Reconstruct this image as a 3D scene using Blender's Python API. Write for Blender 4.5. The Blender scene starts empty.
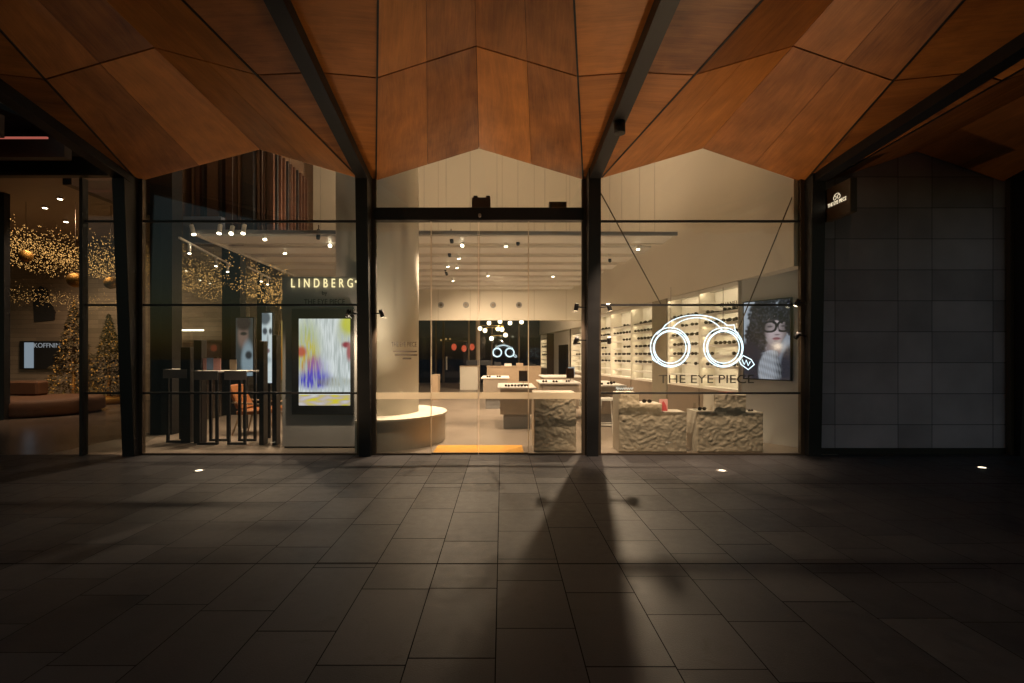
import bpy, bmesh, math, random
from mathutils import Vector, Matrix, noise
R = math.radians
random.seed(7)
S = bpy.context.scene
COL = S.collection

# ------------------------------------------------------------------ camera, sky, exposure
EYE, FOC, CX, HY = 1.6, 480.0, 502.0, 355.0     # eye height, focal length in px, vanishing point
cam = bpy.data.objects.new('camera', bpy.data.cameras.new('camera'))
COL.objects.link(cam)
cam.location = (0, 0, EYE)
cam.rotation_euler = (R(90), 0, 0)
cam.data.sensor_width = 36
cam.data.lens = 36 * FOC / 1024
cam.data.shift_x = (512 - CX) / 1024
cam.data.shift_y = (HY - 341.5) / 1024
cam.data.clip_end = 2000
cam.data.clip_start = 0.05
S.camera = cam

W = bpy.data.worlds.new('World'); S.world = W; W.use_nodes = True
wn = W.node_tree; wn.nodes.clear()
sky = wn.nodes.new('ShaderNodeTexSky'); sky.sky_type = 'NISHITA'; sky.sun_disc = False
sky.sun_elevation = R(4); sky.sun_rotation = R(0)
bg = wn.nodes.new('ShaderNodeBackground'); bg.inputs[1].default_value = 0.06
wo = wn.nodes.new('ShaderNodeOutputWorld')
wn.links.new(sky.outputs[0], bg.inputs[0]); wn.links.new(bg.outputs[0], wo.inputs[0])

S.view_settings.view_transform = 'Standard'
S.view_settings.look = 'None'
S.view_settings.exposure = 0.0
S.view_settings.gamma = 1
S.render.engine = 'CYCLES'
cy = S.cycles
cy.use_denoising = True
cy.max_bounces = 7; cy.diffuse_bounces = 4; cy.glossy_bounces = 3; cy.transparent_max_bounces = 40
cy.sample_clamp_indirect = 4.0
cy.caustics_reflective = False; cy.caustics_refractive = False

WARM = (1.0, 0.72, 0.48)
WARM2 = (1.0, 0.77, 0.55)

# ------------------------------------------------------------------ helpers
def at(px, py, Y):
    """world point seen at a place of the photograph, Y metres in front of the camera"""
    return Vector(((px - CX) * Y / FOC, Y, EYE - (py - HY) * Y / FOC))
def wx(px, Y): return (px - CX) * Y / FOC
def wz(py, Y): return EYE - (py - HY) * Y / FOC

def tag(o, label=None, cat=None, group=None, kind=None):
    if label: o['label'] = label
    if cat: o['category'] = cat
    if group: o['group'] = group
    if kind: o['kind'] = kind
    return o
def thing(name, label, cat, loc=(0, 0, 0), group=None):
    o = bpy.data.objects.new(name, None)
    o.empty_display_size = 0.1
    COL.objects.link(o); o.location = loc
    return tag(o, label, cat, group)
def world_loc(o):
    v = Vector((0, 0, 0))
    while o is not None:
        v += Vector(o.location); o = o.parent
    return v

class MB:
    """collects shapes, then links them as ONE mesh object"""
    def __init__(self, tf=None):
        self.bm = bmesh.new(); self.tf = tf; self.smooth = []
        self.uv = None
    def quadbox(self, lo, hi):
        """lo: four points, hi: four points (same order)"""
        v = [self.bm.verts.new(p) for p in list(lo) + list(hi)]
        f = [(3, 2, 1, 0), (4, 5, 6, 7), (0, 1, 5, 4), (1, 2, 6, 5), (2, 3, 7, 6), (3, 0, 4, 7)]
        for q in f: self.bm.faces.new([v[i] for i in q])
        return self
    def box(self, x0, x1, y0, y1, z0, z1):
        if x0 > x1: x0, x1 = x1, x0
        if y0 > y1: y0, y1 = y1, y0
        if z0 > z1: z0, z1 = z1, z0
        self.quadbox([(x0, y0, z0), (x1, y0, z0), (x1, y1, z0), (x0, y1, z0)],
                     [(x0, y0, z1), (x1, y0, z1), (x1, y1, z1), (x0, y1, z1)])
        return self
    def bar(self, a, b, w, h=None, up=(0, 0, 1)):
        h = h or w
        a = Vector(a); b = Vector(b); d = (b - a).normalized()
        up = Vector(up)
        if abs(d.dot(up)) > 0.99: up = Vector((0, 1, 0))
        s = d.cross(up).normalized() * (w / 2); u = s.cross(d).normalized() * (h / 2)
        self.quadbox([a - s - u, a + s - u, a + s + u, a - s + u], [b - s - u, b + s - u, b + s + u, b - s + u])
        return self
    def tube(self, pts, r, seg=8, close=False, taper=None):
        pts = [Vector(p) for p in pts]; n = len(pts); rings = []
        prev = None
        for i, p in enumerate(pts):
            if close: d = pts[(i + 1) % n] - pts[i - 1]
            else: d = pts[min(i + 1, n - 1)] - pts[max(i - 1, 0)]
            d.normalize()
            if prev is None:
                s = d.cross(Vector((0, 0, 1)))
                if s.length < 1e-3: s = d.cross(Vector((0, 1, 0)))
            else: s = prev - d * prev.dot(d)
            s.normalize(); prev = s; u = d.cross(s)
            rr = r if taper is None else taper[i]
            rings.append([self.bm.verts.new(p + (s * math.cos(2 * math.pi * k / seg) + u * math.sin(2 * math.pi * k / seg)) * rr) for k in range(seg)])
        m = n if close else n - 1
        for i in range(m):
            a = rings[i]; b = rings[(i + 1) % n]
            for k in range(seg):
                f = self.bm.faces.new([a[k], a[(k + 1) % seg], b[(k + 1) % seg], b[k]]); f.smooth = True
        if not close:
            self.bm.faces.new(rings[0][::-1]); self.bm.faces.new(rings[-1])
        return self
    def cyl(self, a, b, r, seg=16, r2=None):
        return self.tube([a, b], r, seg, taper=[r, r if r2 is None else r2])
    def sphere(self, c, r, u=12, v=8, sz=1.0):
        m = Matrix.Translation(c) @ Matrix.Diagonal((1, 1, sz, 1))
        g = bmesh.ops.create_uvsphere(self.bm, u_segments=u, v_segments=v, radius=r, matrix=m)
        for vv in g['verts']:
            for f in vv.link_faces: f.smooth = True
        return self
    def ico(self, c, r, sub=1):
        bmesh.ops.create_icosphere(self.bm, subdivisions=sub, radius=r, matrix=Matrix.Translation(c)); return self
    def prism(self, pts, off):
        """polygon extruded by the vector off"""
        a = [self.bm.verts.new(p) for p in pts]; off = Vector(off)
        b = [self.bm.verts.new(Vector(p) + off) for p in pts]
        self.bm.faces.new(a[::-1]); self.bm.faces.new(b)
        n = len(a)
        for i in range(n): self.bm.faces.new([a[i], a[(i + 1) % n], b[(i + 1) % n], b[i]])
        return self
    def lathe(self, prof, c=(0, 0, 0), seg=32):
        c = Vector(c); rings = []
        for r, z in prof:
            rings.append([self.bm.verts.new(c + Vector((r * math.cos(2 * math.pi * k / seg), r * math.sin(2 * math.pi * k / seg), z))) for k in range(seg)])
        for a, b in zip(rings, rings[1:]):
            for k in range(seg):
                f = self.bm.faces.new([a[k], a[(k + 1) % seg], b[(k + 1) % seg], b[k]]); f.smooth = True
        self.bm.faces.new(rings[0][::-1]); self.bm.faces.new(rings[-1])
        return self
    def build(self, name, material, parent=None, label=None, bevel=0, recalc=True):
        if self.tf is not None: bmesh.ops.transform(self.bm, matrix=self.tf, verts=self.bm.verts)
        if bevel:
            bmesh.ops.bevel(self.bm, geom=list(self.bm.edges), offset=bevel, segments=1, affect='EDGES', clamp_overlap=True)
        if recalc: bmesh.ops.recalc_face_normals(self.bm, faces=self.bm.faces)
        if parent is not None: off = world_loc(parent)
        else:
            vs = [v.co for v in self.bm.verts]
            off = Vector((sum(v.x for v in vs) / len(vs), sum(v.y for v in vs) / len(vs), min(v.z for v in vs)))
        bmesh.ops.translate(self.bm, vec=-off, verts=self.bm.verts)
        me = bpy.data.meshes.new(name); self.bm.to_mesh(me); self.bm.free()
        me.materials.append(material)
        o = bpy.data.objects.new(name, me); COL.objects.link(o)
        if parent is not None: o.parent = parent
        else: o.location = off
        if label: o['label'] = label
        return o

def copy_tree(o, parent=None):
    c = o.copy(); COL.objects.link(c)
    if parent is not None: c.parent = parent
    for ch in list(o.children): copy_tree(ch, c)
    return c

def text_mesh(txt, height, mat, name, parent, loc, rot=(R(90), 0, 0), depth=0.004, spacing=1.0, width=None, align='CENTER', shear=0):
    cu = bpy.data.curves.new('t', 'FONT'); cu.body = txt; cu.align_x = align; cu.align_y = 'CENTER'
    cu.size = height / 0.7; cu.extrude = depth; cu.space_character = spacing
    t = bpy.data.objects.new('t', cu); COL.objects.link(t)
    dg = bpy.context.evaluated_depsgraph_get()
    me = bpy.data.meshes.new_from_object(t.evaluated_get(dg))
    bpy.data.objects.remove(t); bpy.data.curves.remove(cu)
    xs = [v.co.x for v in me.vertices]
    sx = 1.0 if not width else width / (max(xs) - min(xs))
    from mathutils import Euler
    m = Matrix.Translation(Vector(loc) - (world_loc(parent) if parent else Vector())) @ Euler(rot).to_matrix().to_4x4() @ Matrix.Diagonal((sx, 1, 1, 1))
    me.transform(m)
    me.name = name; me.materials.clear(); me.materials.append(mat)
    o = bpy.data.objects.new(name, me); COL.objects.link(o)
    if parent: o.parent = parent
    return o

# ------------------------------------------------------------------ materials
def nt(name):
    m = bpy.data.materials.new(name); m.use_nodes = True
    t = m.node_tree; p = t.nodes['Principled BSDF']
    return m, t, p
def N(t, typ, **kw):
    n = t.nodes.new(typ)
    for k, v in kw.items(): setattr(n, k, v)
    return n
def mat(name, col, rough=0.5, metal=0.0, var=0.12, scale=3.0, bump=0.0, bscale=40.0, spec=0.5, rvar=0.1):
    m, t, p = nt(name); L = t.links
    tc = N(t, 'ShaderNodeTexCoord')
    no = N(t, 'ShaderNodeTexNoise'); no.inputs['Scale'].default_value = scale; no.inputs['Detail'].default_value = 6
    L.new(tc.outputs['Object'], no.inputs['Vector'])
    hs = N(t, 'ShaderNodeMix', data_type='RGBA')
    hs.inputs[6].default_value = (*[c * (1 - var) for c in col], 1); hs.inputs[7].default_value = (*[min(1, c * (1 + var)) for c in col], 1)
    L.new(no.outputs[0], hs.inputs[0]); L.new(hs.outputs[2], p.inputs['Base Color'])
    mr = N(t, 'ShaderNodeMapRange'); mr.inputs[3].default_value = max(0.02, rough - rvar); mr.inputs[4].default_value = min(1, rough + rvar)
    L.new(no.outputs[0], mr.inputs[0]); L.new(mr.outputs[0], p.inputs['Roughness'])
    p.inputs['Metallic'].default_value = metal
    p.inputs['Specular IOR Level'].default_value = spec
    if bump:
        nb = N(t, 'ShaderNodeTexNoise'); nb.inputs['Scale'].default_value = bscale; nb.inputs['Detail'].default_value = 5
        L.new(tc.outputs['Object'], nb.inputs['Vector'])
        b = N(t, 'ShaderNodeBump'); b.inputs['Strength'].default_value = bump; b.inputs['Distance'].default_value = 0.02
        L.new(nb.outputs[0], b.inputs['Height']); L.new(b.outputs[0], p.inputs['Normal'])
    return m
def emit(name, col, s):
    m = bpy.data.materials.new(name); m.use_nodes = True; t = m.node_tree; t.nodes.clear()
    e = N(t, 'ShaderNodeEmission'); e.inputs[0].default_value = (*col, 1); e.inputs[1].default_value = s
    o = N(t, 'ShaderNodeOutputMaterial'); t.links.new(e.outputs[0], o.inputs[0])
    return m
def glass_mat(name, tint=(0.93, 0.95, 0.94), refl=0.045):
    m = bpy.data.materials.new(name); m.use_nodes = True; t = m.node_tree; t.nodes.clear(); L = t.links
    tr = N(t, 'ShaderNodeBsdfTransparent'); tr.inputs[0].default_value = (*tint, 1)
    gl = N(t, 'ShaderNodeBsdfGlossy'); gl.inputs['Roughness'].default_value = 0.01
    lw = N(t, 'ShaderNodeLayerWeight'); lw.inputs[0].default_value = 0.5
    pw = N(t, 'ShaderNodeMath', operation='POWER'); pw.inputs[1].default_value = 5
    L.new(lw.outputs['Facing'], pw.inputs[0])
    mr = N(t, 'ShaderNodeMapRange'); mr.inputs[3].default_value = refl; mr.inputs[4].default_value = 0.8
    L.new(pw.outputs[0], mr.inputs[0])
    mx = N(t, 'ShaderNodeMixShader'); L.new(mr.outputs[0], mx.inputs[0]); L.new(tr.outputs[0], mx.inputs[1]); L.new(gl.outputs[0], mx.inputs[2])
    o = N(t, 'ShaderNodeOutputMaterial'); L.new(mx.outputs[0], o.inputs[0])
    return m
def wood_mat(name, dark, light, rough=0.42, stretch=9.0, scale=1.5, rnd=0.45):
    m, t, p = nt(name); L = t.links
    uv = N(t, 'ShaderNodeUVMap'); oi = N(t, 'ShaderNodeObjectInfo')
    ad = N(t, 'ShaderNodeVectorMath', operation='ADD')
    sc = N(t, 'ShaderNodeVectorMath', operation='SCALE'); sc.inputs['Scale'].default_value = 37.0
    cmb = N(t, 'ShaderNodeCombineXYZ'); L.new(oi.outputs['Random'], cmb.inputs[0]); L.new(oi.outputs['Random'], cmb.inputs[1]); L.new(oi.outputs['Random'], cmb.inputs[2])
    L.new(cmb.outputs[0], sc.inputs[0]); L.new(uv.outputs[0], ad.inputs[0]); L.new(sc.outputs[0], ad.inputs[1])
    mp = N(t, 'ShaderNodeMapping'); mp.inputs['Scale'].default_value = (stretch, 1.0, 1.0); L.new(ad.outputs[0], mp.inputs[0])
    n1 = N(t, 'ShaderNodeTexNoise'); n1.inputs['Scale'].default_value = scale; n1.inputs['Detail'].default_value = 9; n1.inputs['Roughness'].default_value = 0.62; n1.inputs['Distortion'].default_value = 0.5
    L.new(mp.outputs[0], n1.inputs['Vector'])
    n2 = N(t, 'ShaderNodeTexNoise'); n2.inputs['Scale'].default_value = 2.2; n2.inputs['Detail'].default_value = 5
    mp2 = N(t, 'ShaderNodeMapping'); mp2.inputs['Scale'].default_value = (1.6, 0.9, 1); L.new(ad.outputs[0], mp2.inputs[0]); L.new(mp2.outputs[0], n2.inputs['Vector'])
    n3 = N(t, 'ShaderNodeTexNoise'); n3.inputs['Scale'].default_value = 2.0; n3.inputs['Detail'].default_value = 8; n3.inputs['Roughness'].default_value = 0.7
    mp3 = N(t, 'ShaderNodeMapping'); mp3.inputs['Scale'].default_value = (42.0, 1.1, 1); L.new(ad.outputs[0], mp3.inputs[0]); L.new(mp3.outputs[0], n3.inputs['Vector'])
    a0 = N(t, 'ShaderNodeMath', operation='MULTIPLY_ADD'); a0.inputs[1].default_value = 0.5; n1h = N(t, 'ShaderNodeMath', operation='MULTIPLY'); n1h.inputs[1].default_value = .5; L.new(n1.outputs[0], n1h.inputs[0]); L.new(n3.outputs[0], a0.inputs[0]); L.new(n1h.outputs[0], a0.inputs[2])
    a1 = N(t, 'ShaderNodeMath', operation='MULTIPLY_ADD'); a1.inputs[1].default_value = 0.6; L.new(n2.outputs[0], a1.inputs[0]); L.new(a0.outputs[0], a1.inputs[2])
    rr = N(t, 'ShaderNodeMath', operation='MULTIPLY_ADD'); rr.inputs[1].default_value = rnd; L.new(oi.outputs['Random'], rr.inputs[0]); L.new(a1.outputs[0], rr.inputs[2])
    cr = N(t, 'ShaderNodeValToRGB'); e = cr.color_ramp.elements
    mr = N(t, 'ShaderNodeMapRange'); mr.inputs[1].default_value = 0.60; mr.inputs[2].default_value = 1.36; L.new(rr.outputs[0], mr.inputs[0])
    e[0].position = 0.0; e[0].color = (*dark, 1); e[1].position = 1.0; e[1].color = (*light, 1)
    L.new(mr.outputs[0], cr.inputs[0]); L.new(cr.outputs[0], p.inputs['Base Color'])
    rg = N(t, 'ShaderNodeMapRange'); rg.inputs[3].default_value = rough + 0.1; rg.inputs[4].default_value = rough - 0.08; L.new(n2.outputs[0], rg.inputs[0]); L.new(rg.outputs[0], p.inputs['Roughness'])
    b = N(t, 'ShaderNodeBump'); b.inputs['Strength'].default_value = 0.12; b.inputs['Distance'].default_value = 0.01
    L.new(n1.outputs[0], b.inputs['Height']); L.new(b.outputs[0], p.inputs['Normal'])
    return m

def math_chain(t, op, a, b):
    n = N(t, 'ShaderNodeMath', operation=op)
    for i, v in enumerate((a, b)):
        if v is None: continue
        if isinstance(v, (int, float)): n.inputs[i].default_value = v
        else: t.links.new(v, n.inputs[i])
    return n.outputs[0]

def paving_mat():
    m, t, p = nt('granite_paving'); L = t.links
    M = lambda op, a, b=None: math_chain(t, op, a, b)
    geo = N(t, 'ShaderNodeTexCoord'); sp = N(t, 'ShaderNodeSeparateXYZ'); L.new(geo.outputs['Object'], sp.inputs[0])
    x, y = sp.outputs[0], sp.outputs[1]
    u = M('DIVIDE', M('ADD', x, 0.034), 0.463)
    col = M('FLOOR', u); fu = M('SUBTRACT', u, col)
    wn1 = N(t, 'ShaderNodeTexWhiteNoise', noise_dimensions='1D'); L.new(col, wn1.inputs['W'])
    band = M('FLOOR', M('DIVIDE', M('SUBTRACT', y, 3.68), 2.3))
    wn2 = N(t, 'ShaderNodeTexWhiteNoise', noise_dimensions='2D')
    cb = N(t, 'ShaderNodeCombineXYZ'); L.new(col, cb.inputs[0]); L.new(band, cb.inputs[1]); L.new(cb.outputs[0], wn2.inputs['Vector'])
    # tiles of one length per column and band, shifted; the band itself ends in a long joint
    yb = M('SUBTRACT', M('DIVIDE', M('SUBTRACT', y, 3.68), 2.3), band)
    v = M('ADD', M('MULTIPLY', yb, M('ADD', 2.7, M('MULTIPLY', wn1.outputs[0], 2.0))), M('MULTIPLY', wn2.outputs[0], 0.999))
    row = M('FLOOR', v); fv = M('SUBTRACT', v, row)
    def edge(f, w): return M('LESS_THAN', M('MINIMUM', f, M('SUBTRACT', 1.0, f)), w)
    joint = M('MAXIMUM', M('MAXIMUM', edge(fu, 0.0068), edge(fv, 0.0055)), edge(yb, 0.0034))
    wn3 = N(t, 'ShaderNodeTexWhiteNoise', noise_dimensions='3D')
    cb3 = N(t, 'ShaderNodeCombineXYZ'); L.new(col, cb3.inputs[0]); L.new(row, cb3.inputs[1]); L.new(band, cb3.inputs[2]); L.new(cb3.outputs[0], wn3.inputs['Vector'])
    n1 = N(t, 'ShaderNodeTexNoise'); n1.inputs['Scale'].default_value = 0.9; n1.inputs['Detail'].default_value = 7; L.new(geo.outputs['Object'], n1.inputs['Vector'])
    n2 = N(t, 'ShaderNodeTexNoise'); n2.inputs['Scale'].default_value = 120; n2.inputs['Detail'].default_value = 3; L.new(geo.outputs['Object'], n2.inputs['Vector'])
    n4 = N(t, 'ShaderNodeTexNoise'); n4.inputs['Scale'].default_value = 11; n4.inputs['Detail'].default_value = 8; n4.inputs['Roughness'].default_value = 0.7; L.new(geo.outputs['Object'], n4.inputs['Vector'])
    tone = M('ADD', M('ADD', M('MULTIPLY', wn3.outputs[0], 0.26), M('MULTIPLY', n1.outputs[0], 0.55)), M('ADD', M('MULTIPLY', n2.outputs[0], 0.5), M('MULTIPLY', n4.outputs[0], 0.6)))
    mr = N(t, 'ShaderNodeMapRange'); mr.inputs[1].default_value = 0.6; mr.inputs[2].default_value = 1.3; L.new(tone, mr.inputs[0])
    mx = N(t, 'ShaderNodeMix', data_type='RGBA'); mx.inputs[6].default_value = (0.021, 0.0205, 0.023, 1); mx.inputs[7].default_value = (0.058, 0.056, 0.061, 1)
    L.new(mr.outputs[0], mx.inputs[0])
    # worn stains and a few trodden-in gum spots
    vo = N(t, 'ShaderNodeTexVoronoi'); vo.inputs['Scale'].default_value = 1.7; L.new(geo.outputs['Object'], vo.inputs['Vector'])
    gum = M('LESS_THAN', vo.outputs['Distance'], M('MULTIPLY', M('SUBTRACT', n1.outputs[0], .46), .28))
    n5 = N(t, 'ShaderNodeTexNoise'); n5.inputs['Scale'].default_value = 2.3; n5.inputs['Detail'].default_value = 9; n5.inputs['Roughness'].default_value = 0.75; n5.inputs['Distortion'].default_value = 1.2; L.new(geo.outputs['Object'], n5.inputs['Vector'])
    st = N(t, 'ShaderNodeMapRange'); st.inputs[1].default_value = .55; st.inputs[2].default_value = .72; st.inputs[4].default_value = .75; L.new(n5.outputs[0], st.inputs[0])
    ms = N(t, 'ShaderNodeMix', data_type='RGBA'); ms.inputs[7].default_value = (0.025, 0.022, 0.020, 1); L.new(M('MAXIMUM', st.outputs[0], M('MULTIPLY', gum, .6)), ms.inputs[0]); L.new(mx.outputs[2], ms.inputs[6])
    mj = N(t, 'ShaderNodeMix', data_type='RGBA'); mj.inputs[7].default_value = (0.012, 0.011, 0.011, 1)
    L.new(joint, mj.inputs[0]); L.new(ms.outputs[2], mj.inputs[6]); L.new(mj.outputs[2], p.inputs['Base Color'])
    rg = N(t, 'ShaderNodeMapRange'); rg.inputs[3].default_value = 0.22; rg.inputs[4].default_value = 0.70
    L.new(M('ADD', M('MULTIPLY', n4.outputs[0], 0.75), M('MULTIPLY', wn3.outputs[0], 0.25)), rg.inputs[0]); L.new(M('MAXIMUM', rg.outputs[0], M('MULTIPLY', joint, .95)), p.inputs['Roughness'])
    L.new(M('MULTIPLY', M('SUBTRACT', 1.0, joint), M('ADD', .20, M('MULTIPLY', wn3.outputs[0], .12))), p.inputs['Specular IOR Level'])
    hgt = M('SUBTRACT', M('ADD', M('MULTIPLY', n2.outputs[0], 0.25), M('MULTIPLY', n4.outputs[0], 0.2)), M('MULTIPLY', joint, 1.0))
    b = N(t, 'ShaderNodeBump'); b.inputs['Strength'].default_value = 0.5; b.inputs['Distance'].default_value = 0.008
    L.new(hgt, b.inputs['Height']); L.new(b.outputs[0], p.inputs['Normal'])
    return m
def grid_wall_mat(name, base, joint_col, pitch_z=0.5, joints_x=(), gap=0.006, var=0.25):
    """large stone slabs: joints every pitch_z, and upright joints at the given x"""
    m, t, p = nt(name); L = t.links
    M = lambda op, a, b=None: math_chain(t, op, a, b)
    geo = N(t, 'ShaderNodeNewGeometry'); sp = N(t, 'ShaderNodeSeparateXYZ'); L.new(geo.outputs['Position'], sp.inputs[0])
    x, z = sp.outputs[0], sp.outputs[2]
    w = M('DIVIDE', M('ADD', z, 0.03), pitch_z); row = M('FLOOR', w); fw = M('SUBTRACT', w, row)
    j = M('LESS_THAN', fw, gap * 2 / pitch_z)
    idx = None
    for q in joints_x:
        j = M('MAXIMUM', j, M('LESS_THAN', M('ABSOLUTE', M('SUBTRACT', x, q)), gap))
        s = M('GREATER_THAN', x, q); idx = s if idx is None else M('ADD', idx, s)
    if idx is None: idx = M('FLOOR', M('DIVIDE', x, 1.1))
    cb = N(t, 'ShaderNodeCombineXYZ'); L.new(idx, cb.inputs[0]); L.new(row, cb.inputs[1])
    wn1 = N(t, 'ShaderNodeTexWhiteNoise', noise_dimensions='2D'); L.new(cb.outputs[0], wn1.inputs['Vector'])
    n1 = N(t, 'ShaderNodeTexNoise'); n1.inputs['Scale'].default_value = 1.4; n1.inputs['Detail'].default_value = 7; L.new(geo.outputs['Position'], n1.inputs['Vector'])
    tone = M('ADD', M('MULTIPLY', wn1.outputs[0], 0.4), M('MULTIPLY', n1.outputs[0], 0.7))
    mx = N(t, 'ShaderNodeMix', data_type='RGBA'); mx.inputs[6].default_value = (*[c * (1 - var) for c in base], 1); mx.inputs[7].default_value = (*[c * (1 + var) for c in base], 1)
    L.new(tone, mx.inputs[0])
    mj = N(t, 'ShaderNodeMix', data_type='RGBA'); mj.inputs[7].default_value = (*joint_col, 1)
    L.new(j, mj.inputs[0]); L.new(mx.outputs[2], mj.inputs[6]); L.new(mj.outputs[2], p.inputs['Base Color'])
    p.inputs['Roughness'].default_value = 0.6
    b = N(t, 'ShaderNodeBump'); b.inputs['Strength'].default_value = 0.4; b.inputs['Distance'].default_value = 0.01
    L.new(M('SUBTRACT', M('MULTIPLY', n1.outputs[0], 0.4), j), b.inputs['Height']); L.new(b.outputs[0], p.inputs['Normal'])
    return m
def picture_mat(name, s):
    """a lit screen: shows the picture held in its mesh's colours"""
    m = bpy.data.materials.new(name); m.use_nodes = True; t = m.node_tree; t.nodes.clear(); L = t.links
    a = N(t, 'ShaderNodeAttribute'); a.attribute_name = 'Col'
    e = N(t, 'ShaderNodeEmission'); e.inputs[1].default_value = s; L.new(a.outputs['Color'], e.inputs[0])
    g = N(t, 'ShaderNodeBsdfGlossy'); g.inputs['Roughness'].default_value = 0.1; g.inputs['Color'].default_value = (0.04, 0.04, 0.04, 1)
    ad = N(t, 'ShaderNodeAddShader'); L.new(e.outputs[0], ad.inputs[0]); L.new(g.outputs[0], ad.inputs[1])
    o = N(t, 'ShaderNodeOutputMaterial'); L.new(ad.outputs[0], o.inputs[0])
    return m

m_pave = paving_mat()
m_black = mat('black_steel', (0.018, 0.018, 0.020), 0.45, 0.3, 0.3)
m_bronze = mat('bronze_frame', (0.10, 0.075, 0.055), 0.4, 0.5)
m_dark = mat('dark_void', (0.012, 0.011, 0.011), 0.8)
m_ply = wood_mat('canopy_plywood', (0.15, 0.043, 0.009), (0.72, 0.275, 0.058))
m_glass = glass_mat('clear_glass')
m_glass_b = glass_mat('dark_glass', (0.5, 0.53, 0.58), 0.05)
m_frost = mat('frosted_strip', (0.75, 0.68, 0.56), 0.6, var=0.04)
def frost_mat():
    m = bpy.data.materials.new('frosted_film'); m.use_nodes = True; t = m.node_tree; t.nodes.clear(); L = t.links
    tl = N(t, 'ShaderNodeBsdfTranslucent'); tl.inputs[0].default_value = (.85, .76, .62, 1)
    df = N(t, 'ShaderNodeBsdfDiffuse'); df.inputs[0].default_value = (.7, .64, .54, 1)
    tr = N(t, 'ShaderNodeBsdfTransparent')
    m1 = N(t, 'ShaderNodeMixShader'); m1.inputs[0].default_value = .3; L.new(tl.outputs[0], m1.inputs[1]); L.new(df.outputs[0], m1.inputs[2])
    m2 = N(t, 'ShaderNodeMixShader'); m2.inputs[0].default_value = .25; L.new(m1.outputs[0], m2.inputs[1]); L.new(tr.outputs[0], m2.inputs[2])
    o = N(t, 'ShaderNodeOutputMaterial'); L.new(m2.outputs[0], o.inputs[0]); return m
m_frost = frost_mat()
m_cream = mat('cream_paint', (0.74, 0.69, 0.60), 0.75, var=0.03, scale=0.8)
m_cream2 = mat('cream_plaster', (0.70, 0.64, 0.55), 0.7, var=0.06, scale=1.5, bump=0.05)
m_panelwall = None
m_grey = mat('grey_paint', (0.38, 0.36, 0.36), 0.7, var=0.04, scale=1)
m_grey2 = mat('cool_grey_paint', (0.50, 0.49, 0.47), 0.7, var=0.04, scale=1)
m_white = mat('white_laminate', (0.78, 0.75, 0.70), 0.4, var=0.03)
m_rock = mat('carved_stone', (0.52, 0.42, 0.32), 0.75, var=0.25, scale=5, bump=0.5, bscale=25)
m_slab = mat('stone_slab', (0.55, 0.49, 0.41), 0.55, var=0.12, scale=4)
m_tstone = mat('table_stone', (0.34, 0.28, 0.22), 0.6, var=0.15, scale=5)
m_floor = mat('shop_floor', (0.25, 0.205, 0.165), 0.38, var=0.22, scale=1.3, rvar=0.12)
m_mallfloor = mat('mall_floor', (0.14, 0.10, 0.075), 0.22, var=0.2, scale=0.7)
m_mat = mat('ochre_mat', (0.62, 0.31, 0.04), 0.8, var=0.25, scale=9, bump=0.4, bscale=90)
m_oak = mat('oak_veneer', (0.42, 0.31, 0.21), 0.5, var=0.15, scale=6)
m_walnut = mat('walnut_slat', (0.09, 0.05, 0.03), 0.5, var=0.3, scale=4)
m_redwood = mat('red_brown_slat', (0.05, 0.02, 0.012), 0.5, var=0.3, scale=4)
m_taupe = mat('taupe_cabinet', (0.28, 0.22, 0.165), 0.55)
m_leather = mat('tan_leather', (0.24, 0.085, 0.022), 0.45, var=0.2, scale=8)
m_brown = mat('brown_upholstery', (0.12, 0.052, 0.022), 0.75, var=0.2, scale=5, bump=0.2)
m_brass = mat('brass', (0.55, 0.36, 0.13), 0.3, 1.0)
m_gold = mat('gold_glitter', (0.34, 0.18, 0.04), 0.5, 0.8, var=0.5, scale=40, bump=0.6, bscale=60)
m_leaf = mat('fir_needles', (0.07, 0.05, 0.018), 0.7, var=0.5, scale=20)
m_frame = mat('acetate_black', (0.02, 0.015, 0.012), 0.25)
m_letter = mat('dark_lettering', (0.045, 0.04, 0.035), 0.5)
m_stone = None
m_conc = mat('concrete', (0.26, 0.25, 0.24), 0.7, var=0.2, scale=2)
m_red = mat('red_card', (0.6, 0.08, 0.09), 0.5)
m_pink = mat('pink_card', (0.75, 0.38, 0.36), 0.5)
m_blue = mat('blue_card', (0.20, 0.30, 0.50), 0.5)
m_lens = emit('lamp_lens', (1.0, 0.85, 0.6), 14)
m_globe = emit('globe_glass', (1.0, 0.86, 0.58), 5)
m_neon = emit('neon_tube', (0.74, 0.90, 1.0), 2.2)
m_ledletter = emit('letter_halo', (1.0, 0.82, 0.42), 1.35)
m_fairy = emit('fairy_bulb', (1.0, 0.52, 0.15), 1.4)
m_fairy2 = emit('fairy_bulb_gold', (1.0, 0.42, 0.08), .5)
m_led = emit('shelf_led', (1.0, 0.78, 0.49), 27.0)
m_signface = emit('sign_letters', (1.0, 0.82, 0.55), 1.0)
m_coolbox = emit('cool_strip_light', (0.55, 0.68, 0.8), 0.35)
m_signwhite = emit('white_sign_letters', (0.75, 0.8, 0.85), 0.28)
m_redled = emit('red_led', (1.0, 0.25, 0.18), 0.35)
m_redglow = emit('red_lantern', (1.0, 0.13, 0.05), 2.5)
m_uplight = emit('ground_lens', (1.0, 0.85, 0.6), 3.0)
m_pic = picture_mat('screen_picture', 1.0)

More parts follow.
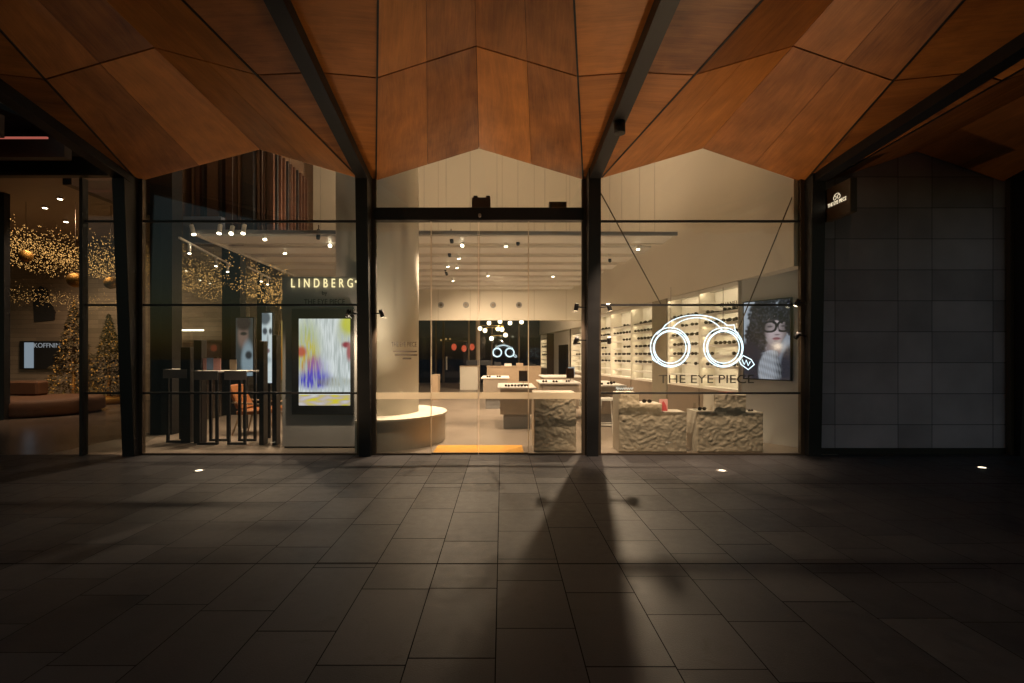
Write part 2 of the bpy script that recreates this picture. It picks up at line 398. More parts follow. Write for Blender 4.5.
def lamp(name, typ, loc, power, col=WARM, parent=None, aim=None, angle=60, blend=0.6, radius=0.06, size=None):
    d = bpy.data.lights.new(name, typ); d.energy = power; d.color = col
    if typ == 'AREA':
        d.shape = 'RECTANGLE'; d.size, d.size_y = size
    else: d.shadow_soft_size = radius
    if typ == 'SPOT': d.spot_size = R(angle); d.spot_blend = blend
    o = bpy.data.objects.new(name, d); COL.objects.link(o)
    loc = Vector(loc); o.location = loc - (world_loc(parent) if parent else Vector())
    if parent: o.parent = parent
    if aim is not None: o.rotation_euler = (Vector(aim) - loc).to_track_quat('-Z', 'Y').to_euler()
    return o

# ================================================================== STRUCTURE
FY = 7.68                      # the glass line
b = MB(); vs = [b.bm.verts.new(p) for p in ((-150, -150, 0), (150, -150, 0), (150, FY + .12, 0), (-150, FY + .12, 0))]; b.bm.faces.new(vs)
anchor = bpy.data.objects.new('pavement', None)       # keeps the mesh in world coordinates
o = b.build('pavement', m_pave, anchor, recalc=False); o.parent = None; bpy.data.objects.remove(anchor); o.name = 'pavement'
tag(o, kind='structure')

b = MB(); b.box(-7.3, 5.4, FY + 0.02, 34, -0.2, 0.004); tag(b.build('shop_floor', m_floor), kind='structure')
b = MB(); b.box(-40, -7.3, FY + 0.02, 31, -0.2, 0.004); tag(b.build('mall_floor', m_mallfloor), kind='structure')

# ---- interior walls of the shop
def panel_wall_mat():
    m, t, p = nt('panelled_cream'); L = t.links
    M = lambda op, a, c=None: math_chain(t, op, a, c)
    geo = N(t, 'ShaderNodeNewGeometry'); sp = N(t, 'ShaderNodeSeparateXYZ'); L.new(geo.outputs['Position'], sp.inputs[0])
    w = M('DIVIDE', sp.outputs[0], 1.22); f = M('SUBTRACT', w, M('FLOOR', w))
    j = M('LESS_THAN', f, 0.012)
    mj = N(t, 'ShaderNodeMix', data_type='RGBA'); mj.inputs[6].default_value = (0.72, 0.66, 0.56, 1); mj.inputs[7].default_value = (0.45, 0.40, 0.32, 1)
    L.new(j, mj.inputs[0]); L.new(mj.outputs[2], p.inputs['Base Color']); p.inputs['Roughness'].default_value = 0.75
    return m
m_panelwall = panel_wall_mat()
BW = 18.3
w = thing('back_wall', 'tall cream panelled wall above the round vents and dark window', 'wall', (0, BW, 0))
MB().box(-9.5, 3.6, BW, BW + 0.25, 2.93, 10).build('wall_panel', m_panelwall, w)
for px in (441, 466, 493, 519):
    p = at(px, 305, BW)
    v = MB().cyl(p + Vector((0, -0.03, 0)), p + Vector((0, 0.01, 0)), 0.115, 20).build('air_vent', m_conc, w)
    MB().cyl(p + Vector((0, -0.045, 0)), p + Vector((0, -0.03, 0)), 0.06, 16).build('vent_cone', m_bronze, v)
tag(MB().box(-9.5, 5.4, BW + 0.26, 27.55, 3.75, 3.9).build('rear_ceiling', m_cream), kind='structure')
tag(MB().box(-9.5, 5.4, FY + 0.3, BW + 0.3, 10, 10.2).build('shop_ceiling', m_cream), kind='structure')

# oblique right wall: local frame (u along the wall into the depth, v into the room)
W0 = Vector((4.54, 9.15, 0)); U = Vector((-0.13, 1, 0)).normalized(); Vn = Vector((-U.y, U.x, 0))
TW = Matrix(((U.x, Vn.x, 0, W0.x), (U.y, Vn.y, 0, W0.y), (0, 0, 1, 0), (0, 0, 0, 1)))
uu = lambda Y: (Y - 9.15) / U.y
w = thing('side_wall', 'tall plain cream wall slanting back above the lit shelves', 'wall', W0)
MB(TW).box(uu(7.74), uu(BW), -0.25, 0.02, 3.03, 10).build('upper_wall', m_cream2, w)
MB(TW).box(uu(9.15), uu(27.5), -0.55, -0.40, 0, 3.75).build('rear_panel', m_cream2, w)
MB(TW).box(uu(BW + .26), uu(27.5), -0.39, 0.02, 2.75, 3.745).build('bulkhead', m_cream2, w)

# grey wall with the portrait screen
A = Vector((4.56, 9.13, 0)); Bp = Vector((5.25, 8.03, 0)); D = (Bp - A).normalized(); Nn = Vector((D.y, -D.x, 0))
if Nn.y > 0: Nn = -Nn
TG = Matrix(((D.x, Nn.x, 0, A.x), (D.y, Nn.y, 0, A.y), (0, 0, 1, 0), (0, 0, 0, 1)))
glen = (Bp - A).length
w = thing('partition_wall', 'cool grey partition behind the portrait screen by the right column', 'wall', A)
MB(TG).box(0, glen + 0.2, -0.15, 0, 0, 3.1).build('wall_panel', m_grey2, w)
MB().prism([(4.62, 9.0, 3.1), (5.5, 7.76, 3.1), (5.5, 9.3, 3.1)], (0, 0, 0.08)).build('soffit_panel', m_cream2, w)
tag(MB().box(5.3, 5.5, 7.76, 9.6, 0, 10).build('end_wall', m_cream2), 'narrow cream return wall at the end of the grey partition', 'wall')

# front wall high above the canopy
tag(MB().box(-9.5, 5.5, FY + 0.12, FY + 0.3, 5.2, 10).build('upper_front_wall', m_cream), 'cream wall above the shop windows, behind the timber canopy', 'wall')
# left high wall of the shop
tag(MB().box(-7.35, -7.2, FY + 0.35, BW, 4.45, 10).build('upper_left_wall', m_walnut), 'high dark timber wall above the glass towards the mall', 'wall')

# ---- stone wall on the right
SX = [wx(p, 7.75) for p in (835, 898, 932, 993)]
m_stone = grid_wall_mat('grey_stone_slabs', (0.34, 0.30, 0.36), (0.06, 0.06, 0.07), 0.5, SX, .005, .6)
w = thing('stone_wall', 'dark grey stone slab wall right of the shop front', 'wall', (6.6, 7.75, 0))
MB().prism([(5.07, 7.75, 0.1), (8.16, 7.75, 0.1), (8.16, 7.75, 4.45), (wx(920, 7.75), 7.75, 4.95), (5.07, 7.75, 4.43)], (0, 0.3, 0)).build('slab_facing', m_stone, w)
MB().box(5.07, 8.16, 7.73, 8.0, 0, 0.098).build('plinth', m_black, w)
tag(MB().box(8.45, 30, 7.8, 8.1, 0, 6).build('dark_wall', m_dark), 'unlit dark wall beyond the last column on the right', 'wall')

# ================================================================== COLUMNS AND CANOPY
S_E, S_R, S_B = 0.12, 0.052, 0.14          # how fast edges, ridges and beams rise towards the street
class Line:
    """a line of the canopy: x and z for every Y"""
    def __init__(s, p0, top_px, slope, dz=0.0):
        s.x0 = wx(p0[0], FY); s.z0 = wz(p0[1], FY) + dz; s.s = slope
        Y1 = (s.z0 + FY * slope - EYE) / (HY / FOC + slope)
        s.k = (wx(top_px, Y1) - s.x0) / (FY - Y1)
    def __call__(s, Y): return Vector((s.x0 + s.k * (FY - Y), Y, s.z0 + s.s * (FY - Y)))
class Mid:
    def __init__(s, a, b, f=0.5): s.a, s.b, s.f = a, b, f
    def __call__(s, Y): return s.a(Y).lerp(s.b(Y), s.f)

beams = {                                   # px at the post head, px at the top edge of the photo
    'L0': Line((129, 178), -119, S_B), 'L1': Line((366, 178), 281, S_B),
    'R1': Line((592, 178), 664, S_B), 'R2': Line((817, 178), 1086, S_B), 'R3': Line((1014, 178), 1372, S_B)}
ROWS = [FY + 0.06, 5.36, 3.0, 1.2]
def panel(A_, B_, Ya, Yb, parent, across=False, mt=m_ply, gap=0.007):
    a, b_, c, d = A_(Ya), B_(Ya), B_(Yb), A_(Yb)
    cen = (a + b_ + c + d) / 4
    def sh(p):
        v = cen - p; return p + v.normalized() * min(gap * 1.5, v.length * 0.3)
    q = [sh(p) for p in (a, b_, c, d)]
    n = (q[1] - q[0]).cross(q[2] - q[0]); n.normalize()
    if n.z < 0: n = -n
    mb = MB(); mb.quadbox(q, [p + n * 0.015 for p in q])
    uvl = mb.bm.loops.layers.uv.new('UVMap')
    wav = ((b_ - a).length + (c - d).length) / 2; len_ = ((d - a).length + (c - b_).length) / 2
    uvs = [(0, 0), (wav, 0), (wav, len_), (0, len_)]
    mb.bm.verts.index_update()
    for f in mb.bm.faces:
        for l in f.loops:
            s_, t_ = uvs[l.vert.index % 4]
            l[uvl].uv = (t_, s_) if across else (s_, t_)
    return mb.build('soffit_panel', mt, parent)
def canopy_bay(label, left_beam, e0, rg, e1, right_beam):
    mid = rg(FY); t = thing('timber_canopy', label, 'canopy', (mid.x, FY, mid.z), 'folded plywood canopy over the shop front')
    facets = []
    if left_beam: facets.append((left_beam, e0, 1, True))
    facets += [(e0, rg, 2, False), (rg, e1, 2, False)]
    if right_beam: facets.append((e1, right_beam, 1, True))
    for a, b_, n, ac in facets:
        for k in range(n):
            A_, B_ = Mid(a, b_, k / n), Mid(a, b_, (k + 1) / n)
            for Ya, Yb in zip(ROWS, ROWS[1:]): panel(A_, B_, Ya, Yb, t, ac)
        up = Vector((0, 0, 0.03))
        MB().quadbox([a(ROWS[0]) + up, b_(ROWS[0]) + up, b_(ROWS[-1]) + up, a(ROWS[-1]) + up],
                     [p + Vector((0, 0, 0.05)) + up for p in (a(ROWS[0]), b_(ROWS[0]), b_(ROWS[-1]), a(ROWS[-1]))]).build('backing_board', m_dark, t)
    # black trim along the two folds
    for ln in (e0, e1):
        mb = MB(); mb.bar(ln(FY), ln(1.2), 0.02, 0.02); mb.build('edge_trim', m_black, t)
    return t
LE = [Line((137, 180), -27, S_E), Line((258, 148), 105, S_R), Line((358, 177), 183, S_E)]
ME = [Line((376, 179), 378, S_E), Line((479, 147), 475, S_R), Line((583, 178), 574, S_E)]
RE = [Line((602, 177), 762, S_E), Line((704, 147), 834, S_R), Line((805, 181), 964, S_E)]
SE = [Line((826, 181), 1143, S_E), Line((920, 150), 1205, S_R), Line((1006, 180), 1339, S_E)]
canopy_bay('dark reddish plywood gable canopy above the window with black display stands', beams['L0'], *LE, beams['L1'])
canopy_bay('warmly lit plywood gable canopy above the sliding doors', beams['L1'], *ME, beams['R1'])
canopy_bay('plywood gable canopy above the window with the neon spectacles', beams['R1'], *RE, beams['R2'])
canopy_bay('almost unlit plywood gable canopy above the stone wall', beams['R2'], *SE, beams['R3'])

def column(key, x0, x1, yb, yt, label):
    bl = beams[key]; zt = bl.z0
    t = thing('steel_column', label, 'column', ((x0 + x1) / 2, FY, 0), 'black steel columns of the shop front')
    MB().quadbox([(x0, yb, 0), (x1, yb, 0), (x1, FY + 0.08, 0), (x0, FY + 0.08, 0)],
                 [(x0, yt, zt + 0.05), (x1, yt, zt + 0.05), (x1, FY + 0.08, zt + 0.05), (x0, FY + 0.08, zt + 0.05)]).build('shaft', m_black, t)
    dn = Vector((0, 0, -0.05))
    p, q = bl(FY - 0.02) + dn, bl(1.1) + dn
    p.x = (x0 + x1) / 2
    wd = x1 - x0
    MB().bar(p, q, wd * 0.95, 0.22).build('canopy_beam', m_black, t)
    MB().box(x0 - 0.06, x1 + 0.06, FY - 0.02, FY + 0.05, 0.0, zt - 0.02).build('glazing_frame', m_bronze, t)
    return t
c0 = column('L0', -5.99, -5.80, 7.57, 7.36, 'black tapering steel column between mall entrance and left shop window')
c1 = column('L1', wx(361, FY), wx(372.5, FY), 7.57, 7.36, 'black steel column between the large video screen and the round white pillar')
c2 = column('R1', wx(585.5, FY), wx(597, FY), 7.57, 7.36, 'black steel column right of the sliding doors, casting the long shadow')
c3 = column('R2', 4.83, 5.03, 7.56, 7.45, 'black steel column between portrait screen and grey stone wall')
c4 = column('R3', 8.17, 8.42, 7.57, 7.36, 'black steel column at the far right end of the stone wall')
# small spotlights clamped to columns
def bracket(t, x, z, sx, aim=None, power=0):
    p = Vector((x, FY - 0.05, z)); q = p + Vector((sx * 0.17, -0.06, 0.01))
    br = MB().bar(p, q, 0.018).build('bracket', m_black, t)
    d = (Vector(aim) - q).normalized() if aim is not None else Vector((sx * .5, .3, -.8)).normalized()
    MB().cyl(q - d * 0.05, q + d * 0.06, 0.034, 14).build('spot_head', m_black, br)
    if power:
        MB().cyl(q + d * 0.061, q + d * 0.064, 0.028, 14).build('lens', m_globe, br)
        lamp('lamp', 'SPOT', q + d * 0.09, power, WARM, t, aim=aim, angle=95, blend=1, radius=.03)
xR, xL, x3, x1 = wx(597, FY), wx(586, FY), 4.83, wx(361, FY)
bracket(c2, xR, 2.35, 1, (2.3, 7.95, .5), 150); bracket(c2, xR, 1.83, 1, (2.0, 8.6, .2), 0)
bracket(c2, xL, 2.35, -1, (.9, 7.95, .4), 110); bracket(c2, xL, 1.83, -1, (.6, 8.6, .2), 0)
bracket(c3, x3, 2.42, -1, (3.7, 7.95, .4), 160); bracket(c3, x3, 1.90, -1, (4.2, 8.4, .4), 0)
bracket(c1, x1, 2.25, -1, (-3.2, 8.25, 1.0), 260); bracket(c1, wx(372.5, FY), 2.25, 1, (-1.6, 8.3, .5), 230)  # both heads added on this column to brighten the grey panel and pillar
p = beams['R1'](6.0)
dm = MB().cyl(p + Vector((0, 0, -.30)), p + Vector((0, 0, -.16)), 0.07, 20).build('beam_dome', m_black, c2)
MB().cyl(p + Vector((0, 0, -.304)), p + Vector((0, 0, -.3005)), 0.05, 16).build('lens', m_black, dm)
lamp('lamp', 'SPOT', p + Vector((0.02, .02, -.34)), 1050, WARM, c2, aim=(2.5, 7.84, .45), angle=52, blend=.7, radius=.04)  # added front light for the plinth faces, placed at the dome

# ================================================================== GLAZING
ZR = [0.03, 0.99, 2.40, 3.74]
def gable_top(e, Y=FY): return [Line.__call__(l, Y) for l in e]
def window_bay(label, x0, x1, e, extra=None):
    a, r_, c = gable_top(e)
    t = thing('shop_window', label, 'window', ((x0 + x1) / 2, FY, 0))
    for z0, z1 in zip(ZR, ZR[1:]): MB().box(x0, x1, FY, FY + 0.012, z0 + 0.012, z1 - 0.012).build('glass_pane', m_glass, t)
    MB().prism([(x0, FY, 3.752), (x1, FY, 3.752), (x1, FY, c.z - 0.02), (r_.x, FY, r_.z - 0.01), (x0, FY, a.z - 0.02)], (0, 0.012, 0)).build('glass_pane', m_glass, t)
    for z in ZR[1:]: MB().box(x0, x1, FY - 0.012, FY + 0.03, z - 0.016, z + 0.016).build('transom', m_black, t)
    MB().box(x0, x1, FY - 0.02, FY + 0.04, 0.001, 0.03).build('sill', m_bronze, t)
    return t
wl = window_bay('left shop window with a video screen behind clear glass', wx(140, FY) + 0.005, wx(357, FY), LE)
wr = window_bay('right shop window with dark lettering and neon spectacles behind it', wx(601, FY), wx(800, FY), RE)
for a, b_ in (((599, 190), (662, 306)), ((798, 183), (738, 330))):
    MB().cyl(at(*a, FY + 0.10), at(*b_, FY + 0.10), 0.010, 8).build('bracing_cable', m_bronze, wr)
text_mesh('THE EYE PIECE', 0.135, m_letter, 'lettering', wr, at(706.5, 379.5, FY + 0.02), depth=0.002, width=1.52)

# middle bay: header, fixed lights, sliding doors
x0, x1 = wx(375, FY), wx(583, FY)
a, r_, c = gable_top(ME)
t = thing('door_header', 'black header beam over the sliding doors with sensor boxes on top', 'door header', ((x0 + x1) / 2, FY, 3.74))
MB().box(x0, x1, FY - 0.06, FY + 0.10, 3.745, 3.945).build('header_beam', m_black, t, bevel=0.006)
MB().prism([(x0, FY, 3.95), (x1, FY, 3.95), (x1, FY, c.z - 0.02), (r_.x, FY, r_.z - 0.01), (x0, FY, a.z - 0.02)], (0, 0.012, 0)).build('glass_pane', m_glass, t)
p = at(481, 202, FY)
sb = MB().box(p.x - .15, p.x + .15, FY + .03, FY + .12, 3.948, 4.13).build('sensor_box', mat('lilac_grey_casing', (0.12, 0.11, 0.15), 0.5), t)
for s in (-.09, .11): MB().cyl((p.x + s, FY + .06, 4.132), (p.x + s, FY + .06, 4.16), .035, 10).build('knob', m_black, sb)
p = at(558, 204, FY); MB().box(p.x - .14, p.x + .14, FY + .02, FY + .1, 3.948, 4.06).build('control_box', m_black, t)
p = at(480, 217, FY); MB().cyl((p.x, FY - .12, p.z), (p.x, FY - .06, p.z), .025, 12).build('door_sensor', m_conc, t)
def glass_leaf(name, label, cat, px0, px1, y, bar=True, group=None):
    xa, xb = wx(px0, FY), wx(px1, FY)
    t = thing(name, label, cat, ((xa + xb) / 2, y, 0), group)
    MB().box(xa + 0.006, xb - 0.006, y, y + 0.012, 0.03, 3.74).build('glass_pane', m_glass, t)
    MB().box(xa + 0.006, xb - 0.006, y - 0.004, y - 0.001, 0.895, 1.00).build('frosted_strip', m_frost, t)
    MB().box(xa, xb, y - 0.012, y + 0.024, 0.002, 0.029).build('bottom_rail', m_bronze, t)
    for x in (xa + .003, xb - .003): MB().box(x - 0.003, x + 0.003, y - 0.006, y + 0.018, 0.03, 3.74).build('stile', m_frost, t)
    return t
tg = glass_leaf('side_light', 'fixed glass panel in front of the round white pillar', 'glass panel', 375.5, 431, FY)
text_mesh('THE EYE PIECE', 0.075, m_letter, 'lettering', tg, at(404, 344.5, FY - 0.006), depth=0.001, width=0.40)
for i, (wd, py) in enumerate(((.38, 351.5), (.36, 355), (.14, 358.5))):
    p = at(405 + i, py, FY - 0.006); MB().box(p.x - wd / 2, p.x + wd / 2, p.y - .001, p.y, p.z - .012, p.z + .012).build('small_print', mat('faint_print', (0.09, 0.075, 0.06), 0.9), tg)
glass_leaf('side_light', 'fixed glass panel in front of the lone rough stone block', 'glass panel', 528.5, 583, FY)
glass_leaf('sliding_door', 'left glass leaf of the sliding doors above the ochre mat', 'door', 431, 478, FY + 0.04)
glass_leaf('sliding_door', 'right glass leaf of the sliding doors above the ochre mat', 'door', 479, 528.5, FY + 0.04)
tag(MB().box(wx(432, FY), wx(524, FY), FY + .10, FY + .75, .005, .018).build('door_mat', m_mat), 'ochre yellow entrance mat just inside the sliding doors', 'door mat')

# mall entrance glazing left of the first column
t = thing('entrance_glazing', 'narrow glass panel with black frame beside the mall entrance', 'window', (wx(100, FY), FY, 0))
xa, xb = wx(85, FY), wx(121, FY)
zz = [0.03, 0.99, 2.40, 3.74, 4.40]
for z0, z1 in zip(zz, zz[1:]): MB().box(xa, xb, FY, FY + .012, z0 + .012, z1 - .012).build('glass_pane', m_glass, t)
for z in zz[1:4]: MB().box(xa, xb, FY - .012, FY + .03, z - .016, z + .016).build('transom', m_black, t)
MB().box(xa - .05, xa, FY - .05, FY + .06, 0, 4.42).build('door_post', m_black, t)
t = thing('slatted_soffit', 'dark slatted soffit with a thin red light over the mall entrance', 'soffit', (-9, 6.5, 4.4))
for i, y in enumerate((7.66, 7.1, 6.5, 5.9, 5.3, 4.7)):
    z = 4.42 + (FY - y) * .10
    MB().box(-22, wx(128, FY) - .02 - max(0, FY - y) * 0.62, y - .12, y, z, z + .3).build('slat', m_walnut, t)
MB().prism([(-22, FY, 4.78), (-6.05, FY, 4.78), (-8.6, 3.5, 5.3), (-22, 3.5, 5.3)], (0, 0, .08)).build('cover_board', m_dark, t)
MB().box(-12, wx(47, 6.6), 6.60, 6.62, wz(137.5, 6.6) - .012, wz(137.5, 6.6) + .012).build('light_strip', m_redled, t)

# ================================================================== CEILING RAFT
RZ = 4.0
t = thing('ceiling_raft', 'wide white slatted ceiling raft hung over the whole shop', 'ceiling raft', (-1.4, 13.5, RZ))
RL, RR = -6.15, 3.52
MB().quadbox([(RL, 9.45, RZ), (RR, 9.62, RZ), (RR, 9.68, RZ), (RL, 9.51, RZ)],
             [(RL, 9.45, RZ + .07), (RR, 9.62, RZ + .07), (RR, 9.68, RZ + .07), (RL, 9.51, RZ + .07)]).build('front_rail', m_conc, t)
MB().bar((RL, 9.5, RZ + .035), (-6.45, 17.9, RZ + .035), .06, .08).build('side_rail', m_white, t)
for i in range(8):
    y = 9.75 + i * 1.03
    dx = (y - 9.5) * .13
    MB().box(RL + .05 - dx * .25, RR - dx, y, y + .62, RZ + .01, RZ + .06).build('slat', m_white, t)
    MB().box(RL + .05 - dx * .25, RR - dx, y + .64, y + .70, RZ - .0, RZ + .22).build('joist', m_cream, t)
    MB().box(RL + .05 - dx * .25, RR - dx, y + .70, y + 1.03, RZ + .10, RZ + .13).build('slat', m_cream, t)
for px in (424, 446, 470, 497, 518, 545, 570, 610, 622, 640, 655):
    p = at(px, 235, 9.6); MB().cyl((p.x, 9.62, RZ + .07), (p.x, 9.62, 9.9), .003, 6).build('hanger', m_grey, t)
for px in (232, 262, 290, 320, 345):
    p = at(px, 235, 9.6); MB().cyl((p.x, 9.62, RZ + .07), (p.x, 9.62, 9.9), .003, 6).build('hanger', m_grey, t)

# uplights lying on the raft
def uplight(x, y, L, power, label):
    t = thing('linear_uplight', label, 'lamp', (x, y, RZ + .24), 'linear uplights on the ceiling raft')
    MB().box(x - L / 2, x + L / 2, y - .05, y + .05, RZ + .24, RZ + .29).build('housing', m_black, t)
    MB().box(x - L / 2 + .02, x + L / 2 - .02, y - .035, y + .035, RZ + .292, RZ + .298).build('diffuser', m_led, t)
    lamp('lamp', 'AREA', (x, y, RZ + .34), power, WARM, t, aim=(x, y + .2, RZ + 3), size=(L, .3))
uplight(-4.0, 11.0, 1.6, 120, 'linear uplight on top of the raft above the video screen')
uplight(-1.6, 11.6, 1.6, 190, 'linear uplight on top of the raft behind the round pillar')
uplight(.9, 11.6, 1.6, 50, 'linear uplight on top of the raft near the slanting wall')

# spotlights under the raft
def spot(px, py, z, lit, label, power=0, aim=None, angle=70, blend=.8, radius=.05, xyz=None, drop=.10):
    if xyz is None:
        Y = FOC * (z - EYE) / (HY - py); loc = at(px, py, Y)
    else: loc = Vector(xyz)
    t = thing('track_spotlight', label, 'spotlight', loc, 'track spotlights under the raft')
    a = (Vector(aim) - loc).normalized() if aim is not None else Vector((0, -.25, -1)).normalized()
    MB().cyl(loc - a * .20, loc - a * .02, .04, 12).build('barrel', m_black if not lit else m_white, t)
    MB().bar(loc - a * .15, loc - a * .15 + Vector((0, 0, drop + .05)), .02).build('stem', m_bronze, t)
    MB().cyl(loc - a * .02, loc, .036, 12).build('lens', m_lens if lit else m_black, t)
    if power: lamp('lamp', 'SPOT', loc + a * .05, power, WARM2 if power < 60 else WARM, t, aim=loc + a * 3, angle=angle, blend=blend, radius=radius)
    return t
K = 3.7
spot(194, 235, 3.95, True, 'lit spotlight leftmost under the raft, before the fairy lights', 90 * K, aim=(-5.0, 9.4, 0))
spot(219, 234, 3.95, True, 'lit spotlight leftmost of the row of three at the raft corner')
spot(231, 234, 3.95, True, 'middle lit spotlight of the row of three at the raft corner', 90 * K, aim=(-4.7, 7.0, 0), angle=60)
spot(243, 234, 3.95, True, 'right lit spotlight of the row of three at the raft corner')
spot(265, 240, 3.92, True, 'lit spotlight below the raft, right of the row of three', 120 * K, aim=(-3.6, 9.2, 0), angle=100)
spot(285, 254, 3.92, True, 'lit spotlight deeper under the raft above the video screen wall', 150 * K, aim=(-4.6, 11.5, 0), angle=120)
spot(318, 239, 3.95, False, 'unlit spotlight at raft front left of the black column')
spot(330, 246, 3.95, True, 'lit spotlight above the lettering on the video screen wall', 50 * K, aim=(-3, 8.3, 2))
for i, (px, py, lt) in enumerate(((452, 243, 0), (462, 246, 1), (450, 257, 0), (459, 259, 1), (448, 267, 1), (457, 268, 1), (447, 275, 0), (453, 281, 1))):
    spot(px, py, 3.93, bool(lt), '%s spotlight, %s in the double row behind the sliding doors' % ('lit' if lt else 'unlit', ['first on the left', 'first on the right', 'second on the left', 'second on the right', 'third on the left', 'third on the right', 'fourth on the left', 'last on the right'][i]),
         (330 if i == 1 else 150) * K if i in (1, 3, 5, 7) else 0, aim=(-1.75, 9.0, 1.5) if i == 1 else (-.5, 9.6 + 1.2 * i, 0), angle=90 if i == 1 else 120)
spot(506, 247, 3.93, True, 'bright lit spotlight in front of the raft centre', 140 * K, aim=(.2, 11.4, 0), angle=120)
spot(518, 245, 3.95, False, 'unlit black spotlight beside the bright centre spotlight')
spot(488, 276, 3.93, True, 'lit spotlight over the white display tables', 125 * K, aim=(.2, 16, .9), angle=140)
spot(553, 277, 3.93, True, 'lit spotlight nearest the slanting wall behind the doors', 150 * K, aim=(1.6, 15, .9), angle=130)
spot(638, 250, 3.93, True, 'lit spotlight at the right end of the raft', 130 * K, aim=(3.0, 11.0, 0), angle=100)
spot(610, 262, 3.93, False, 'unlit spotlight under the raft behind the black column')
# the strong one behind the column: throws the column's long shadow over the paving
spot(0, 0, 0, True, 'strong spotlight hidden behind the column right of the doors', 270 * K, aim=(1.2, 6.25, 0), angle=68, blend=1.0, radius=.05, xyz=(1.98, 10.15, 3.86))

def rail(p, q, label, heads):
    t = thing('track_rail', label, 'track light', p, 'pale lighting rails beside the raft')
    p, q = Vector(p), Vector(q)
    MB().bar(p, q, .035, .035).build('rail', m_white, t)
    for f in (0.05, .95): MB().cyl(p.lerp(q, f), p.lerp(q, f) + Vector((0, 0, 1.6)), .005, 6).build('hanger', m_bronze, t)
    for f in heads:
        c = p.lerp(q, f); h = MB().cyl(c + Vector((0, 0, -.02)), c + Vector((0, 0, -.2)), .03, 10).build('spot_head', m_white, t)
        MB().cyl(c + Vector((0, 0, -.2)), c + Vector((0, 0, -.215)), .026, 10).build('lens', m_lens, h)
rail((-6.05, 9.0, 3.8), (-6.62, 11.7, 3.8), 'pale lighting rail with three pendant spots before the fairy lights', (.16, .66, .93))
rail((-6.3, 11.9, 3.78), (-6.6, 13.7, 3.78), 'shorter pale lighting rail with two pendant spots near the dark mullions', (.55, .85))

# ================================================================== LEFT PART OF THE SHOP
# dark mullions and glass wall towards the mall
t = thing('glass_side_wall', 'dark framed glass wall between shop and mall', 'glass wall', (-7, 12, 0))
ms = [(150, 172, 9.6), (222, 240, 12.8), (257, 266, 15.6)]
xs = []
for pa, pb, Y in ms:
    MB().box(wx(pa, Y), wx(pb, Y), Y, Y + .3, 0, 5.6).build('mullion', m_black, t); xs.append((wx((pa + pb) / 2, Y), Y))
pts = [(-6.2, 7.75)] + xs + [(-7.9, 18.2)]
for (xa, ya), (xb, yb) in zip(pts, pts[1:]):
    MB().quadbox([(xa, ya + .31, .02), (xa + .01, ya + .31, .02), (xb + .01, yb - .01, .02), (xb, yb - .01, .02)],
                 [(xa, ya + .31, 4.4), (xa + .01, ya + .31, 4.4), (xb + .01, yb - .01, 4.4), (xb, yb - .01, 4.4)]).build('glass_pane', m_glass, t)

# slatted timber box up in the left corner
t = thing('slatted_bulkhead', 'box of upright dark and reddish timber fins under the roof', 'bulkhead', (-7.2, 12, 4.5))
MB().box(-7.05, -5.36, 11.06, 13.0, 4.5, 9).build('core', m_walnut, t)
rng = random.Random(3)
x = -7.05
k = 0
while x < -5.42:
    wd = rng.choice((.05, .06, .10, .28)); 
    MB().box(x, x + wd * .92, 11.0 - rng.choice((0, .05, .1)), 11.055, 4.45, 9).build('fin', [m_walnut, m_redwood, m_black][[0, 1, 2, 0, 2, 1, 0, 2][k % 8]], t)
    x += wd + rng.choice((.03, .05)); k += 1
y = 11.0
while y < 13.0:
    MB().box(-5.355, -5.24, y, y + .07, 4.45, 6.35).build('fin', m_redwood if int(y * 10) % 3 else m_black, t); y += .19
tag(MB().box(-7.05, -6.2, 10.6, 10.75, 4.08, 4.66).build('fascia_panel', mat('bluish_fascia', (0.16, 0.18, 0.24), 0.6)), 'bluish grey fascia below the timber fins', 'fascia')

# panel with lit letters and video screen
PY = 8.22
t = thing('display_wall', 'grey wall panel with glowing letters and a video screen', 'wall', (wx(320, PY), PY, 0))
xa, xb = wx(282, PY), wx(359.5, PY)
MB().box(xa, xb, PY, PY + .10, 0.03, 2.94).build('wall_panel', m_grey, t, bevel=.008)
MB().box(xa + .03, xb - .03, PY + .02, PY + .08, 0.004, .03).build('recess_base', m_black, t)
l1 = text_mesh('LINDBERG', .15, m_ledletter, 'lettering', t, at(322, 283.5, PY - .03), depth=.008, spacing=1.75, width=1.05)
MB().cyl(at(356, 281.5, PY - .035), at(356, 281.5, PY - .025), .022, 10).build('registered_mark', m_ledletter, t)
text_mesh('by', .07, m_letter, 'lettering', t, at(324.5, 293, PY - .006), depth=.003)
text_mesh('THE EYE PIECE', .09, m_letter, 'lettering', t, at(324.5, 302, PY - .006), depth=.003, width=.70)

